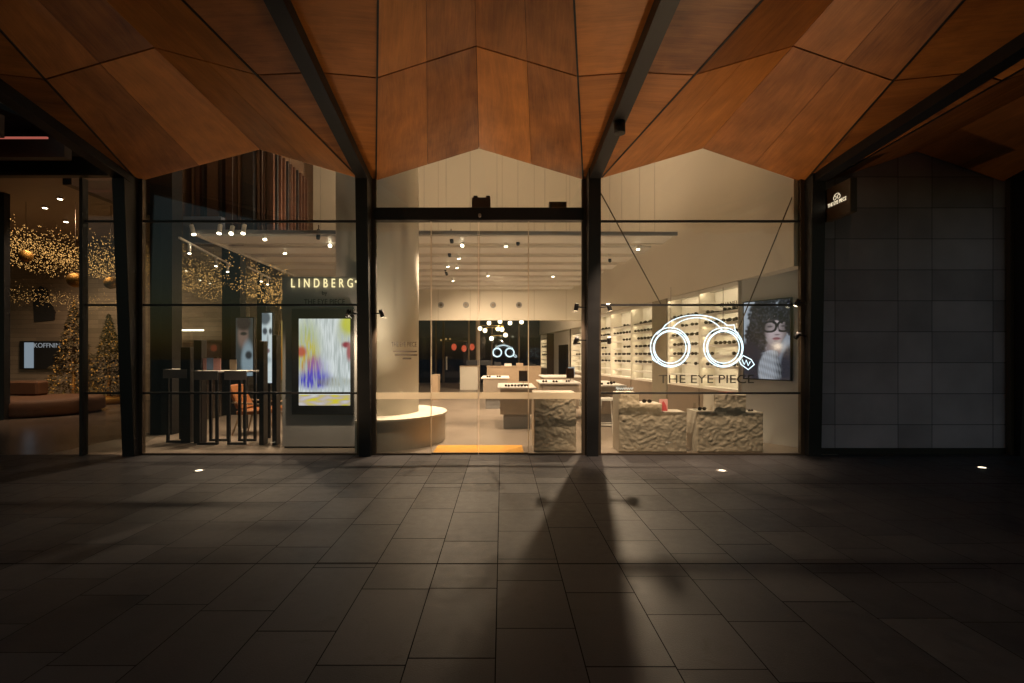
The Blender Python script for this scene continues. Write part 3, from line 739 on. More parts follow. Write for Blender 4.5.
def picture(name, tf, w_, h_, nx, ny, fn, parent, thick=.004):
    """flat picture: grid of nx by ny cells coloured by fn(s, t), s and t from 0 to 1 (t upwards)"""
    bm = bmesh.new(); vs = []
    for j in range(ny + 1):
        vs.append([bm.verts.new(tf @ Vector(((i / nx - .5) * w_, 0, j / ny * h_))) for i in range(nx + 1)])
    for j in range(ny):
        for i in range(nx): bm.faces.new([vs[j][i], vs[j][i + 1], vs[j + 1][i + 1], vs[j + 1][i]])
    bmesh.ops.translate(bm, vec=-world_loc(parent), verts=bm.verts)
    me = bpy.data.meshes.new(name); bm.to_mesh(me); bm.free()
    ca = me.color_attributes.new('Col', 'FLOAT_COLOR', 'POINT')
    k = 0
    for j in range(ny + 1):
        for i in range(nx + 1):
            r, g, b_ = fn(i / nx, j / ny); ca.data[k].color = (max(0, r), max(0, g), max(0, b_), 1); k += 1
    me.materials.append(m_pic)
    o = bpy.data.objects.new(name, me); COL.objects.link(o); o.parent = parent
    return o
def mixc(a, b_, f):
    f = max(0.0, min(1.0, f)); return tuple(x * (1 - f) + y * f for x, y in zip(a, b_))
def sstep(e0, e1, x):
    f = max(0.0, min(1.0, (x - e0) / (e1 - e0))); return f * f * (3 - 2 * f)
def blob(s, t, cx, cy, rx, ry, soft=.25):
    d = math.sqrt(((s - cx) / rx) ** 2 + ((t - cy) / ry) ** 2); return 1 - sstep(1 - soft, 1 + soft, d)
def abstract(s, t):
    n = lambda a, b_, o: noise.noise(Vector((s * a + o, t * b_, o * 1.7)))
    c = (.46, .50, .49)
    st = n(30, 4, 1) * .5 + n(75, 9, 5) * .6
    c = mixc(c, (.80, .83, .84), .5 + 1.3 * st)
    c = mixc(c, (.42, .47, .20), blob(s, t, .16, .68, .24, .30, .6) * (.65 + st))
    c = mixc(c, (.62, .50, .02), blob(s, t, .16, .56, .20, .20, .6) * (.6 + 1.8 * st))
    c = mixc(c, (.50, .08, .05), blob(s, t, .05, .62, .10, .06, .5) * .9)
    c = mixc(c, (.52, .03, .12), blob(s, t, .25, .44, .18, .12, .5) * (.4 + st))
    c = mixc(c, (.05, .04, .50), blob(s, t, .28, .30, .30, .10, .6) * (.8 + 1.7 * st))
    c = mixc(c, (.16, .12, .55), blob(s, t, .34, .40, .2, .16, .7) * (.35 + st))
    c = mixc(c, (.24, .22, .08), blob(s, t, .70, .27, .3, .05, .6) * (.4 + 1.4 * st))
    c = mixc(c, (.62, .60, .02), blob(s, t, .97, .94, .16, .12, .5) * .9)
    c = mixc(c, (.35, .38, .10), blob(s, t, .86, .84, .12, .14, .7) * (.3 + st))
    c = mixc(c, (.30, .05, .07), blob(s, t, .92, .70, .08, .035, .5))
    c = mixc(c, (.42, .14, .14), blob(s, t, .98, .62, .05, .10, .5))
    if t < .125:
        q = noise.noise(Vector((s * 5, t * 26, 3))); c = mixc((.70, .58, .04), (.45, .35, .55), .5 + q * 1.3); c = mixc(c, (.85, .85, .6), q)
    elif t < .15: c = (.85, .88, .86)
    return c
t = thing('video_screen', 'black framed upright screen showing blurred yellow and violet colours', 'screen', at(324, 414, PY - .07))
MB().box(wx(293.5, PY), wx(354.5, PY), PY - .07, PY - .004, wz(414, PY), wz(309, PY)).build('frame', m_black, t, bevel=.004)
picture('screen_picture', Matrix.Translation(at(324.5, 405.5, PY - .074)), wx(350, PY) - wx(299, PY), wz(319.5, PY) - wz(405.5, PY), 120, 190, abstract, t)

# warm wall lamp between panel and pillar
t = thing('wall_lamp', 'small warm wall lamp glowing between the grey panel and the pillar', 'lamp', (wx(365, 8.0), 8.1, 1.78))
MB().lathe([(.03, 0), (.05, .02), (.05, .14), (.03, .16)], (wx(365, 8.0), 8.1, 1.78), 14).build('shade', m_globe, t)
MB().box(wx(365, 8) - .012, wx(365, 8) + .012, 8.14, 8.24, 1.84, 1.87).build('arm', m_black, t)
lamp('lamp', 'POINT', (wx(365, 8.0), 8.0, 1.86), 20, WARM2, t, radius=.06)

# black bar stands, ledges with cards
def loop_stand(px0, px1, Y, ztop, label):
    xa, xb = wx(px0, Y), wx(px1, Y)
    t = thing('display_stand', label, 'display stand', ((xa + xb) / 2, Y, .004), 'black bar display stands in the left window')
    for y in (Y, Y + .35):
        for x in (xa, xb): MB().box(x - .022, x + .022, y - .02, y + .02, .045, ztop).build('leg', m_black, t)
        MB().box(xa - .022, xb + .022, y - .02, y + .02, .005, .043).build('foot_bar', m_black, t)
    MB().box(xa - .05, xb + .05, Y - .05, Y + .4, ztop + .001, ztop + .03).build('ledge', m_white, t)
    MB().box(xa - .05, xb + .05, Y - .06, Y - .052, ztop - .13, ztop + .03).build('apron', mat('grey_brown_apron', (0.16, 0.13, 0.12), 0.6), t)
    return t
loop_stand(199, 217, 8.55, 1.29, 'black bar stand holding pink and blue cards on its ledge')
loop_stand(229, 245, 8.55, 1.29, 'black bar stand holding a tray of spectacles beside the lounge chair')
loop_stand(168, 186, 8.75, 1.31, 'black bar stand leftmost in the window behind the slender dark panel')
def dark_panel(px0, px1, Y, pyt, label):
    tag(MB().box(wx(px0, Y), wx(px1, Y), Y, Y + .16, .005, wz(pyt, Y)).build('upright_slab', m_black, bevel=.004), label, 'display panel', 'upright black panels in the left window')
dark_panel(180.5, 190, 8.70, 347, 'slender black upright panel between the first and second bar stand')
dark_panel(193.5, 201.5, 8.66, 340, 'black upright panel touching the stand with pink cards')
dark_panel(259, 263.5, 8.50, 341, 'black upright panel left of the bright portrait lightbox')
dark_panel(272, 276.5, 8.50, 335, 'thin black upright panel next to the grey display wall')
def card(px, py, Y, w_, h_, mt, name, label):
    p = at(px, py, Y); tag(MB().box(p.x - w_ / 2, p.x + w_ / 2, Y, Y + .012, p.z, p.z + h_).build(name, mt), label, 'card')
zc = 371.5
card(203, 370.6, 8.7, .13, .22, m_pink, 'picture_card', 'pink picture card left of the blue card on the black stand')
card(210, 370.6, 8.7, .12, .23, m_blue, 'picture_card', 'blue picture card between two pink ones')
card(217, 370.6, 8.7, .13, .22, m_pink, 'picture_card', 'pink picture card right of the blue card on the black stand')
card(233, 370.6, 8.7, .12, .20, m_oak, 'picture_card', 'brown picture card on the stand beside the chair')

# portraits
def portrait(s, t):
    c = mixc((.13, .15, .20), (.36, .40, .47), sstep(.2, 1.0, t + .3 * (1 - s)))
    q = lambda f, o: noise.noise(Vector((s * f, t * f * 1.7, o)))
    nz = q(5, 2) * .10 + q(14, 3) * .08
    hair = max(blob(s, t, .50 + nz, .80 + nz, .42, .24, .10), blob(s, t, .30 + nz, .58, .25, .28 + nz, .12), blob(s, t, .88, .80 + nz, .24, .20, .12))
    hc = .012 + .05 * max(0, q(22, 6)) + .03 * max(0, q(9, 1))
    c = mixc(c, (hc, hc, hc * 1.35), hair)
    c = mixc(c, (.022, .022, .034), blob(s, t, .10, .10, .40, .38, .12))
    c = mixc(c, (.30, .32, .38), blob(s, t, .97, .40, .10, .14, .3) * .7)
    c = mixc(c, (.030, .028, .040), blob(s, t, 1.0, .08, .20, .34, .14))
    c = mixc(c, (.17, .13, .15), blob(s, t, .66, .38, .17, .11, .25))
    kn = .34 + .06 * math.sin(s * 130 + t * 40 + 3 * q(4, 8)) - .24 * sstep(.62, .84, s) + .05 * math.sin(t * 70 + s * 14)
    c = mixc(c, (kn * .92, kn * .96, kn * 1.1), max(blob(s, t, .58, .10, .25, .25, .10), blob(s, t, .62, .32, .15, .05, .2)))
    x = s - .10 * (t - .6)                                     # the head leans a little
    sh = .40 * sstep(.40, .62, x) * (1 - .80 * sstep(.76, .95, x)) + .05 + q(7, 9) * .035 + q(18, 4) * .012
    sh *= .55 + .45 * sstep(.44, .56, t)
    c = mixc(c, (sh * 1.04, sh * .84, sh * .90), max(blob(x, t, .71, .63, .25, .17, .10), blob(x, t, .70, .54, .19, .12, .12)))
    c = mixc(c, (hc, hc, hc * 1.3), blob(x, t, .62, .80 + nz, .36, .085, .18))
    c = mixc(c, (hc, hc, hc * 1.3), blob(x, t, .98, .68 + nz, .09, .16, .18))
    for ex, w_ in ((.575, .135), (.87, .125)):                   # thick dark rims, darker lenses
        d = (abs((x - ex) / w_) ** 2.6 + abs((t - .665) / .062) ** 2.6) ** (1 / 2.6)
        c = mixc(c, tuple(v * .62 for v in c), 1 - sstep(.9, 1.0, d))
        c = mixc(c, (.06, .05, .06), blob(x, t, ex, .667, .060, .013, .5) * .9)
        c = mixc(c, (.014, .014, .02), 1 - sstep(.14, .24, abs(d - 1.02)))
    c = mixc(c, (.014, .014, .02), blob(x, t, .722, .685, .04, .012, .3))
    c = mixc(c, (.05, .04, .05), blob(x, t, .58, .745, .12, .010, .6) * .8)
    c = mixc(c, (.46, .38, .41), blob(x, t, .745, .605, .022, .045, .6) * .75)
    c = mixc(c, (.10, .07, .085), blob(x, t, .745, .562, .055, .009, .7) * .85)
    c = mixc(c, (.26, .09, .12), blob(x, t, .735, .512, .082, .019, .35))
    c = mixc(c, (.09, .03, .045), blob(x, t, .735, .514, .082, .0035, .5))
    c = mixc(c, (.10, .08, .10), blob(x, t, .72, .482, .06, .008, .8) * .6)
    return tuple(v * .95 for v in c)
def face_closeup(s, t):
    c = (.50, .58, .62)
    c = mixc(c, (.62, .68, .70), sstep(.2, .7, s))
    c = mixc(c, (.10, .12, .14), blob(s, t, .30, .93, .55, .10, .3))
    c = mixc(c, (.05, .06, .08), blob(s, t, .30, .74, .24, .05, .4)); c = mixc(c, (.06, .07, .08), blob(s, t, .85, .74, .16, .045, .4))
    c = mixc(c, (.22, .25, .27), blob(s, t, .58, .60, .10, .10, .6) * .8)
    c = mixc(c, (.20, .12, .13), blob(s, t, .55, .46, .24, .035, .4))
    c = mixc(c, (.25, .29, .32), blob(s, t, .40, .33, .5, .05, .5) * .7)
    return c
def dim_portrait(s, t):
    c = (.045, .05, .05)
    c = mixc(c, (.17, .11, .09), blob(s, t, .42, .70, .30, .22, .4)); c = mixc(c, (.03, .02, .02), blob(s, t, .45, .92, .45, .14, .3))
    c = mixc(c, (.22, .28, .32), blob(s, t, .70, .25, .38, .34, .3)); c = mixc(c, (.02, .02, .02), blob(s, t, .45, .73, .2, .03, .4))
    c = mixc(c, (.03, .035, .04), blob(s, t, .75, .36, .2, .07, .4))
    return c
# screen on the grey partition
t = thing('portrait_screen', 'upright screen showing a portrait of a person in round black spectacles', 'screen', A)
def gl(px):                                  # distance along the partition seen at px
    # solve (A + D*s) projected = px
    k = (px - CX) / FOC
    return (k * A.y - A.x) / (D.x - k * D.y)
s0, s1 = gl(745.5), gl(791.5); Yl = (A + D * s0).y
zb, zt = wz(378, Yl), wz(303, Yl)
MB(TG).box(s0 - .02, s1 + .02, .004, .05, zb - .02, zt + .02).build('frame', m_black, t)
scr = Matrix.Translation(A + D * ((s0 + s1) / 2) + Nn * .053 + Vector((0, 0, zb))) @ Matrix(((D.x, -Nn.x, 0, 0), (D.y, -Nn.y, 0, 0), (0, 0, 1, 0), (0, 0, 0, 1)))
picture('screen_picture', scr, s1 - s0, zt - zb, 90, 150, portrait, t)
# lightboxes in the left window
def lightbox(px0, px1, py0, py1, Y, fn, label):
    xa, xb = wx(px0, Y), wx(px1, Y); z0, z1 = wz(py1, Y), wz(py0, Y)
    t = thing('portrait_lightbox', label, 'lightbox', ((xa + xb) / 2, Y, .004))
    MB().box(xa - .02, xb + .02, Y, Y + .08, z0 - .02, z1 + .02).build('frame', m_black, t)
    MB().box((xa + xb) / 2 - .05, (xa + xb) / 2 + .05, Y + .02, Y + .06, .005, z0 - .022).build('foot', m_black, t)
    picture('screen_picture', Matrix.Translation(((xa + xb) / 2, Y - .003, z0)), xb - xa, z1 - z0, 30, 60, fn, t)
lightbox(262, 272, 313, 383, 9.2, face_closeup, 'bright lightbox with a pale close-up face beside the grey display wall')
lightbox(236, 253, 318, 376, 10.4, dim_portrait, 'dim lightbox with a portrait behind the bar stands')

# lounge chair
cx_, cy_ = wx(261, 9.8), 9.8
t = thing('lounge_chair', 'tan leather lounge chair with slender wooden legs', 'chair', (cx_, cy_, 0))
sc_ = 1.0
MB().quadbox([(cx_ - .36, cy_ - .3, .40), (cx_ + .36, cy_ - .3, .44), (cx_ + .36, cy_ + .3, .44), (cx_ - .36, cy_ + .3, .40)],
             [(cx_ - .36, cy_ - .3, .50), (cx_ + .36, cy_ - .3, .54), (cx_ + .36, cy_ + .3, .54), (cx_ - .36, cy_ + .3, .50)]).build('seat', m_leather, t, bevel=.03)
MB().quadbox([(cx_ - .36, cy_ - .28, .52), (cx_ - .26, cy_ - .28, .52), (cx_ - .26, cy_ + .28, .52), (cx_ - .36, cy_ + .28, .52)],
             [(cx_ - .58, cy_ - .26, 1.0), (cx_ - .50, cy_ - .26, 1.0), (cx_ - .50, cy_ + .26, 1.0), (cx_ - .58, cy_ + .26, 1.0)]).build('backrest', m_leather, t, bevel=.02)
for sx in (-1, 1):
    for sy in (-1, 1):
        MB().cyl((cx_ + sx * .30, cy_ + sy * .26, .41), (cx_ + sx * .42, cy_ + sy * .30, .005), .022, 10, .014).build('leg', m_oak, t)
for sy in (-1, 1): MB().bar((cx_ - .40, cy_ + sy * .33, .66), (cx_ + .30, cy_ + sy * .33, .62), .04, .03).build('armrest', m_oak, t)

# ================================================================== PILLAR, PLINTH
t = thing('round_pillar', 'large round white pillar standing on the curved bench', 'pillar', (-2.35, 9.1, .53))
MB().lathe([(.76, .53), (.76, 9.9)], (-2.35, 9.1, 0), 64).build('shaft', m_cream, t)
t = thing('round_bench', 'round pale stone bench around the foot of the white pillar', 'bench', (-2.35, 9.1, 0))
def seg_pts(r, z, xcut=-2.40):
    cx0, cy0 = -2.35, 9.1
    a0 = math.acos((xcut - cx0) / r)
    return [(cx0 + r * math.cos(-a0 + 2 * a0 * k / 60), cy0 + r * math.sin(-a0 + 2 * a0 * k / 60), z) for k in range(61)]
MB().prism(seg_pts(1.27, .005), (0, 0, .49)).build('drum', m_slab, t)
MB().prism(seg_pts(1.30, .497), (0, 0, .035)).build('bench_top', m_cream2, t)

# ================================================================== ROUGH STONE PLINTHS
def rock_plinth(steps, yf, depth, label, seed):
    """steps: (x0, x1, height) from left to right"""
    g = .0125
    sn = lambda v: round(v / g) * g
    steps = [(sn(a), sn(b_), sn(h)) for a, b_, h in steps]
    t = thing('stone_plinth', label, 'plinth', (steps[0][0], yf, .004), 'rough stone display plinths in the window')
    for a, b_, h in steps:
        MB().box(a + .001, b_ - .001, yf + .03, yf + depth, .006, h).build('block', m_slab, t)
    bm = bmesh.new(); vd = {}
    def vert(i, j):
        if (i, j) not in vd:
            x, z = i * g, j * g
            n = noise.multi_fractal(Vector((x * 6.5 + seed, z * 8 + x * 2, seed)), 1.0, 2.1, 6) * .012
            n += abs(noise.noise(Vector((x * 9 + z * 6 + seed, z * 12 - x * 5, 4)))) * .019
            vd[(i, j)] = bm.verts.new((x, yf + .02 - n, z + .006))
        return vd[(i, j)]
    for a, b_, h in steps:
        for i in range(round(a / g), round(b_ / g)):
            for j in range(0, round(h / g)):
                bm.faces.new([vert(i, j), vert(i + 1, j), vert(i + 1, j + 1), vert(i, j + 1)])
    for v in bm.verts:
        if any(len(e.link_faces) < 2 for e in v.link_edges): v.co.y = yf + .031
    mb = MB(); mb.bm.free(); mb.bm = bm
    for f in bm.faces: f.smooth = True
    mb.build('carved_face', m_rock, t, recalc=False)
    return t
YF = 7.84
rock_plinth([(1.91, 2.25, .98), (2.25, 2.63, .80), (2.63, 3.02, .66)], YF, .45, 'three stepped rough stone plinth carrying spectacles and a red picture card', 3)
rock_plinth([(3.19, 3.47, .67), (3.47, 4.0, .95), (4.0, 4.28, .66)], YF, .45, 'rough stone plinth with a raised middle beside the grey partition', 11)
rock_plinth([(.52, 1.22, .97)], YF + .06, .6, 'single rough stone block behind the fixed glass right of the doors', 23)

# ================================================================== NEON SPECTACLES
def neon(c, label, scale=1.0):
    """c: the point midway between the two rings"""
    c = Vector(c); q = scale / 61.5
    t = thing('neon_spectacles', label, 'neon sign', c, 'neon spectacle signs')
    P_ = lambda x, y: c + Vector((x * q, 0, -y * q))
    def arc(x, y, r, a0=0, a1=360, n=40): return [P_(x + r * math.cos(R(a0 + (a1 - a0) * k / n)), y - r * math.sin(R(a0 + (a1 - a0) * k / n))) for k in range(n + (0 if a1 - a0 == 360 else 1))]
    for s in (-1, 1):
        for r in (19.6, 17.7, 15.8): MB().tube(arc(s * 26.5 + (.7 if r == 17.7 else -.2), (.6 if r == 17.7 else -.2), r), .0078, 6, close=True).build('ring_tube', m_neon, t)
    def bez(pts, n=20):
        o = []
        for k in range(n + 1):
            f = k / n; p0, p1, p2, p3 = [Vector(p) for p in pts]
            v = p0 * (1 - f) ** 3 + p1 * 3 * f * (1 - f) ** 2 + p2 * 3 * f * f * (1 - f) + p3 * f ** 3
            o.append(P_(v.x, v.y))
        return o
    MB().tube(bez([(-34, -19), (-24, -34), (12, -38), (30, -22)]), .008, 6).build('bridge_tube', m_neon, t)
    MB().tube(bez([(-25, -19), (-14, -33), (14, -34), (25, -17)]), .008, 6).build('bridge_tube', m_neon, t)
    MB().tube([P_(-40, -13), P_(-34, -19), P_(-31, -23)], .008, 6).build('hook_tube', m_neon, t)
    MB().tube([P_(30, -22), P_(37, -22.5), P_(38, -17), P_(41, -14)], .008, 6).build('hook_tube', m_neon, t)
    MB().tube([P_(-45, 6), P_(-44, 12), P_(-40, 15), P_(-38, 12)], .008, 6).build('hook_tube', m_neon, t)
    MB().tube([P_(46, 8), P_(54, 12), P_(57, 17), P_(51, 22), P_(44, 17), P_(42, 13)], .008, 6, close=True).build('tip_tube', m_neon, t)
    MB().tube([P_(45, 12), P_(47, 17), P_(49, 12.5), P_(51, 18), P_(53, 14)], .007, 6).build('tip_tube', m_neon, t)
    for x in (-26, 26): MB().cyl(P_(x, -19), P_(x, -60), .004, 6).build('wire', m_bronze, t)
    return t
neon(at(697, 347.5, FY + .09), 'large white neon spectacles hanging in the right shop window')
neon(Vector((wx(503.5, 24.5), 24.5, wz(352.5, 24.5))), 'distant neon spectacles glowing before the dark rear window', .74)

# ================================================================== SPECTACLES, SHELVES
def specs_mesh():
    mb = MB()
    for s in (-1, 1):
        mb.tube([(s * .036 + .030 * math.cos(R(30 * k)), 0, .026 + .023 * math.sin(R(30 * k))) for k in range(12)], .0042, 5, close=True)
        mb.bar((s * .066, 0, .034), (s * .070, .13, .030), .005, .006)
    for s in (-1, 1): mb.cyl((s * .036, .0, .026), (s * .036, .003, .026), .024, 12)
    mb.bar((-.010, 0, .030), (.010, 0, .030), .005, .006)
    return mb
specs0 = specs_mesh().build('spectacles', m_frame)
first = [True]
def specs(loc, rz, label, group, sc=1.0):
    o = specs0 if first[0] else specs0.copy()
    if not first[0]: COL.objects.link(o)
    first[0] = False
    o.location = loc; o.rotation_euler = (0, 0, rz); o.scale = (sc, sc, sc)
    tag(o, label, 'spectacles', group); return o
specs((2.42, 8.02, .80), R(-15), 'black spectacles on the middle step of the left stone plinth', 'spectacles on the stone plinths', 1.15)
specs((3.33, 8.0, .675), R(10), 'black spectacles on the low left step of the right stone plinth', 'spectacles on the stone plinths', 1.15)
specs((4.14, 8.0, .65), R(25), 'small spectacles on the low right step of the right stone plinth', 'spectacles on the stone plinths', .9)
tag(MB().box(3.17 + .04, 3.25, 8.05, 8.06, .68, .80).box(3.21, 3.30, 8.0, 8.10, .677, .684).build('acrylic_stand', m_glass), 'small clear stand beside the spectacles on the right plinth', 'stand')
t = thing('picture_card', 'red and pink picture card standing on the lowest step of left plinth', 'card', (2.70, 8.02, .655))
MB().box(2.64, 2.78, 8.05, 8.06, .655, .86).build('card_board', m_pink, t)
MB().prism([(2.66, 8.046, .66), (2.77, 8.046, .66), (2.755, 8.046, .74), (2.73, 8.046, .80), (2.70, 8.046, .83), (2.675, 8.046, .78)], (0, .003, 0)).build('printed_figure', m_red, t)
tag(MB().box(3.68, 3.92, 8.0, 8.16, .955, .975).build('booklet', m_red), 'dark red booklet lying on the raised middle of the right plinth', 'booklet')

bays = [(9.22, 10.58, 'first'), (10.62, 12.05, 'second'), (12.95, 14.35, 'third'), (14.39, 16.05, 'fourth'), (16.1, 17.6, 'fifth'), (17.65, 19.2, 'sixth'), (19.25, 20.9, 'seventh'), (25.7, 27.2, 'last')]
place = ['nearest the grey partition', 'just before the olive pier', 'just behind the olive pier', 'second behind the olive pier', 'third behind the olive pier', 'behind the black column', 'next to the mirror niche', 'beside the dark rear window']
TI = TW.inverted()
rz_wall = math.atan2(U.y, U.x) - math.pi
for bi, (ya, yb, nm) in enumerate(bays):
    u0, u1 = uu(ya), uu(yb)
    base = TW @ Vector(((u0 + u1) / 2, -.2, 0))
    t = thing('display_shelving', 'lit wall shelving of spectacles, bay %s' % place[bi], 'shelving', base, 'lit spectacle shelving along the slanting wall')
    MB(TW).box(u0, u1, -.39, -.37, .90, 3.0).build('back_panel', m_white, t)
    MB(TW).box(u0, u1, -.39, .0, .005, .87).build('cabinet', m_taupe, t)
    for s_ in (u0 - .015, u1 + .001): MB(TW).box(s_, s_ + .014, -.37, .0, .875, 3.0).build('side_panel', m_cream, t)
    zs = [.90 + .225 * k for k in range(8)]
    for k, z in enumerate(zs):
        sh = MB(TW).box(u0, u1, -.36, -.08, z, z + .018).build('shelf', m_white, t)
        MB(TW).box(u0, u1, -.079, -.068, z - .030, z + .020).build('shelf_lip', m_white, sh)
        MB(TW).box(u0 + .02, u1 - .02, -.105, -.085, z - .010, z - .002).build('led_strip', m_led, sh)
    MB(TW).box(u0, u1, -.36, .0, 2.985, 3.02).build('top_board', m_white, t); MB(TW).box(u0, u1, -.012, .0, 2.94, 2.984).build('top_lip', m_white, t)
    MB(TW).box(u0 + .02, u1 - .02, -.045, -.02, 2.97, 2.983).build('led_strip', m_led, t)
    MB(TW).box(u0, u1, -.10, -.085, 2.50, 2.515).build('header_rail', m_black, t)
    rows = (2, 3, 4, 5, 6, 7) if bi < 5 else (3, 5)
    cnt = 0
    for k in rows:
        n = 6 if k in (5, 6) else 4
        for i in range(n):
            if random.Random(bi * 100 + k * 10 + i).random() < .22: continue
            u = u0 + (u1 - u0) * (i + .7) / (n + .4)
            p = TW @ Vector((u, -.12, zs[k] + .022))
            specs(p, R(90) + math.atan2(U.y, U.x) + R(0), 'dark spectacle frame on the lit shelves, bay %s' % place[bi], 'spectacles on the %s shelving bay' % nm, 1.4)
rot_wall = (R(90), 0, math.atan2(-U.y, -U.x))
first_bay = [o for o in bpy.data.objects if o.name.startswith('display_shelving')][0]
text_mesh('CHANEL', .085, m_letter, 'lettering', first_bay, TW @ Vector((uu(9.62), -.07, 2.62)), rot=rot_wall, width=.62, depth=.003)
# grey pier and doorway with mirror further back
tag(MB(TW).box(uu(12.1), uu(12.9), -.38, .02, 0.0, 3.02).build('wall_pier', mat('olive_grey_paint', (0.30, 0.26, 0.19), 0.7)), 'olive grey pier between the second and third shelving bays', 'pier')
t = thing('mirror_niche', 'pale niche with a tall black mirror and small shelf', 'niche', TW @ Vector((uu(23.3), -.2, 0)))
MB(TW).box(uu(21.0), uu(25.6), -.385, -.37, 0, 2.74).build('niche_back', m_cream2, t)
MB(TW).box(uu(21.0), uu(21.06), -.36, .02, 0, 2.74).build('jamb', m_bronze, t)
MB(TW).box(uu(25.54), uu(25.6), -.36, .02, 0, 2.74).build('jamb', m_bronze, t)
MB(TW).box(uu(22.7), uu(24.3), -.36, -.30, .6, 2.1).build('mirror_frame', m_black, t)
MB(TW).box(uu(22.4), uu(24.6), -.36, -.1, .55, .58).build('mirror_shelf', m_oak, t)

# ================================================================== TABLES AND COUNTERS
def block_table(x0, x1, y0, y1, z1, zb, label, inset=.06, mt=None):
    mt = mt or m_tstone
    t = thing('display_table', label, 'table', ((x0 + x1) / 2, y0, .004), 'display tables of the shop floor')
    MB().box(x0, x1, y0, y1, z1 - .035, z1).build('tabletop', m_white, t)
    MB().box(x0 + inset, x1 - inset, y0 + .02, y1 - .02, zb, z1 - .036).build('body', mt, t)
    MB().box(x0 + inset * 2.2, x1 - inset * 2.2, y0 + .12, y1 - .12, .005, zb - .001).build('pedestal', m_conc, t)
    return t
block_table(-.10, .74, 10.3, 12.0, .90, .32, 'white topped stone table with loose spectacles in the middle of the floor')
block_table(-.62, .22, 14.2, 15.6, .93, .35, 'white topped table behind the middle table, before the oak counter')
block_table(.92, 1.92, 11.6, 13.0, .93, .30, 'white topped table behind the single rough block')
block_table(1.25, 2.55, 15.0, 16.4, .93, .30, 'white topped table near the mirror niche carrying a blue card')
block_table(2.05, 2.75, 10.6, 12.6, .93, .30, 'long white table right of the black column behind the stone plinth')
for i in range(4): specs((.12 + .14 * i, 10.6 + .05 * (i % 2), .90), R(20 * i - 30), 'dark spectacles lying on the middle white table', 'spectacles on the middle table', 1.0)
p = Vector((wx(571.5, 15.1), 15.12, .93)); tag(MB().box(p.x - .10, p.x + .10, p.y, p.y + .02, .93, 1.22).build('picture_card', m_blue), 'blue picture card standing on the table near the mirror niche', 'card')
t = thing('table_sign', 'small white script sign on the edge of the long white table', 'sign', (wx(625, 10.45), 10.5, .90))
sx0, sx1 = wx(617, 10.5), wx(634, 10.5)
MB().box(sx0, sx1, 10.56, 10.585, .80, .812).build('sign_rail', m_white, t)
MB().tube([(sx0 + (sx1 - sx0) * k / 24, 10.575, .86 + .035 * math.sin(k * 1.9) * (1.3 if k < 3 else .7)) for k in range(25)], .010, 6).build('script_stroke', emit('lit_script', (1, .9, .72), .9), t)
t = thing('service_counter', 'oak faced service counter before the dark rear window', 'counter', (wx(515, 20.5), 20.5, 0))
ca, cb_ = wx(487, 20.5), wx(541, 20.5)
MB().box(ca, cb_, 20.5, 21.3, .005, 1.09).build('counter_body', m_oak, t); MB().box(ca - .02, cb_ + .02, 20.47, 21.33, 1.092, 1.13).build('counter_top', m_oak, t)
MB().box((ca + cb_) / 2 + .5, (ca + cb_) / 2 + .512, 20.49, 20.498, .02, 1.08).build('panel_joint', m_bronze, t)
for i, (dx, h, mt, lb) in enumerate(((.3, .16, m_black, 'dark card box on the oak counter'), (.75, .10, m_white, 'white tray on the oak counter'), (1.25, .12, m_oak, 'wooden tray on the oak counter'), (1.8, .08, m_black, 'low black tray at the end of the oak counter'))):
    tag(MB().box(ca + dx, ca + dx + .3, 20.6, 20.85, 1.131, 1.131 + h).build('counter_tray', mt), lb, 'tray')
t = thing('cash_desk', 'pale box desk with a black display left of the oak counter', 'desk', (wx(469, 22), 22, 0))
MB().box(wx(460, 22), wx(478, 22), 22, 22.8, .005, 1.06).build('desk_body', m_cream, t)
MB().box(wx(459.5, 22), wx(479, 22), 21.97, 22.83, 1.062, 1.10).build('desk_top', m_oak, t)
tag(MB().box(wx(466, 22), wx(491, 22), 22.3, 22.5, 1.13, 1.36).box(wx(474, 22), wx(478, 22), 22.35, 22.45, 1.101, 1.13).build('monitor', m_black), 'wide low black monitor on the pale desk', 'monitor')
tag(MB().box(wx(431, 17), wx(438, 17), 17, 17.6, .005, .9).build('low_cabinet', m_oak), 'small oak cabinet by the left end of the rear opening', 'cabinet')
for x, y, z, a_ in ((1.05, 11.8, .93, 10), (1.3, 11.75, .93, -20), (1.62, 11.85, .93, 30)): specs((x, y, z), R(a_), 'dark spectacles lying on the table behind the single rough block', 'spectacles on the table behind the rough block')
for x, y, z, a_ in ((2.2, 10.75, .93, 15), (2.45, 10.9, .93, -25), (2.6, 11.3, .93, 5)): specs((x, y, z), R(a_), 'dark spectacles lying on the long white table right of the column', 'spectacles on the long white table')
for x, y, z, a_ in ((-.4, 14.3, .93, 15), (-.1, 14.35, .93, -15)): specs((x, y, z), R(a_), 'dark spectacles lying on the table before the oak counter', 'spectacles on the table before the counter')
def table_mirror(x, y, z, label):
    t = thing('table_mirror', label, 'mirror', (x, y, z))
    MB().box(x - .09, x + .09, y - .05, y + .05, z + .001, z + .012).build('foot', m_black, t)
    MB().bar((x, y, z + .012), (x, y + .02, z + .08), .012).build('stem', m_black, t)
    MB().quadbox([(x - .10, y, z + .08), (x + .10, y, z + .08), (x + .10, y + .015, z + .08), (x - .10, y + .015, z + .08)], [(x - .10, y + .06, z + .33), (x + .10, y + .06, z + .33), (x + .10, y + .075, z + .33), (x - .10, y + .075, z + .33)]).build('mirror_plate', mat('mirror_glass', (.6, .6, .6), .05, 1.0, .02), t)
table_mirror(1.75, 12.3, .93, 'small table mirror on the table behind the single rough block')
table_mirror(.5, 11.3, .90, 'small table mirror on the middle white table')
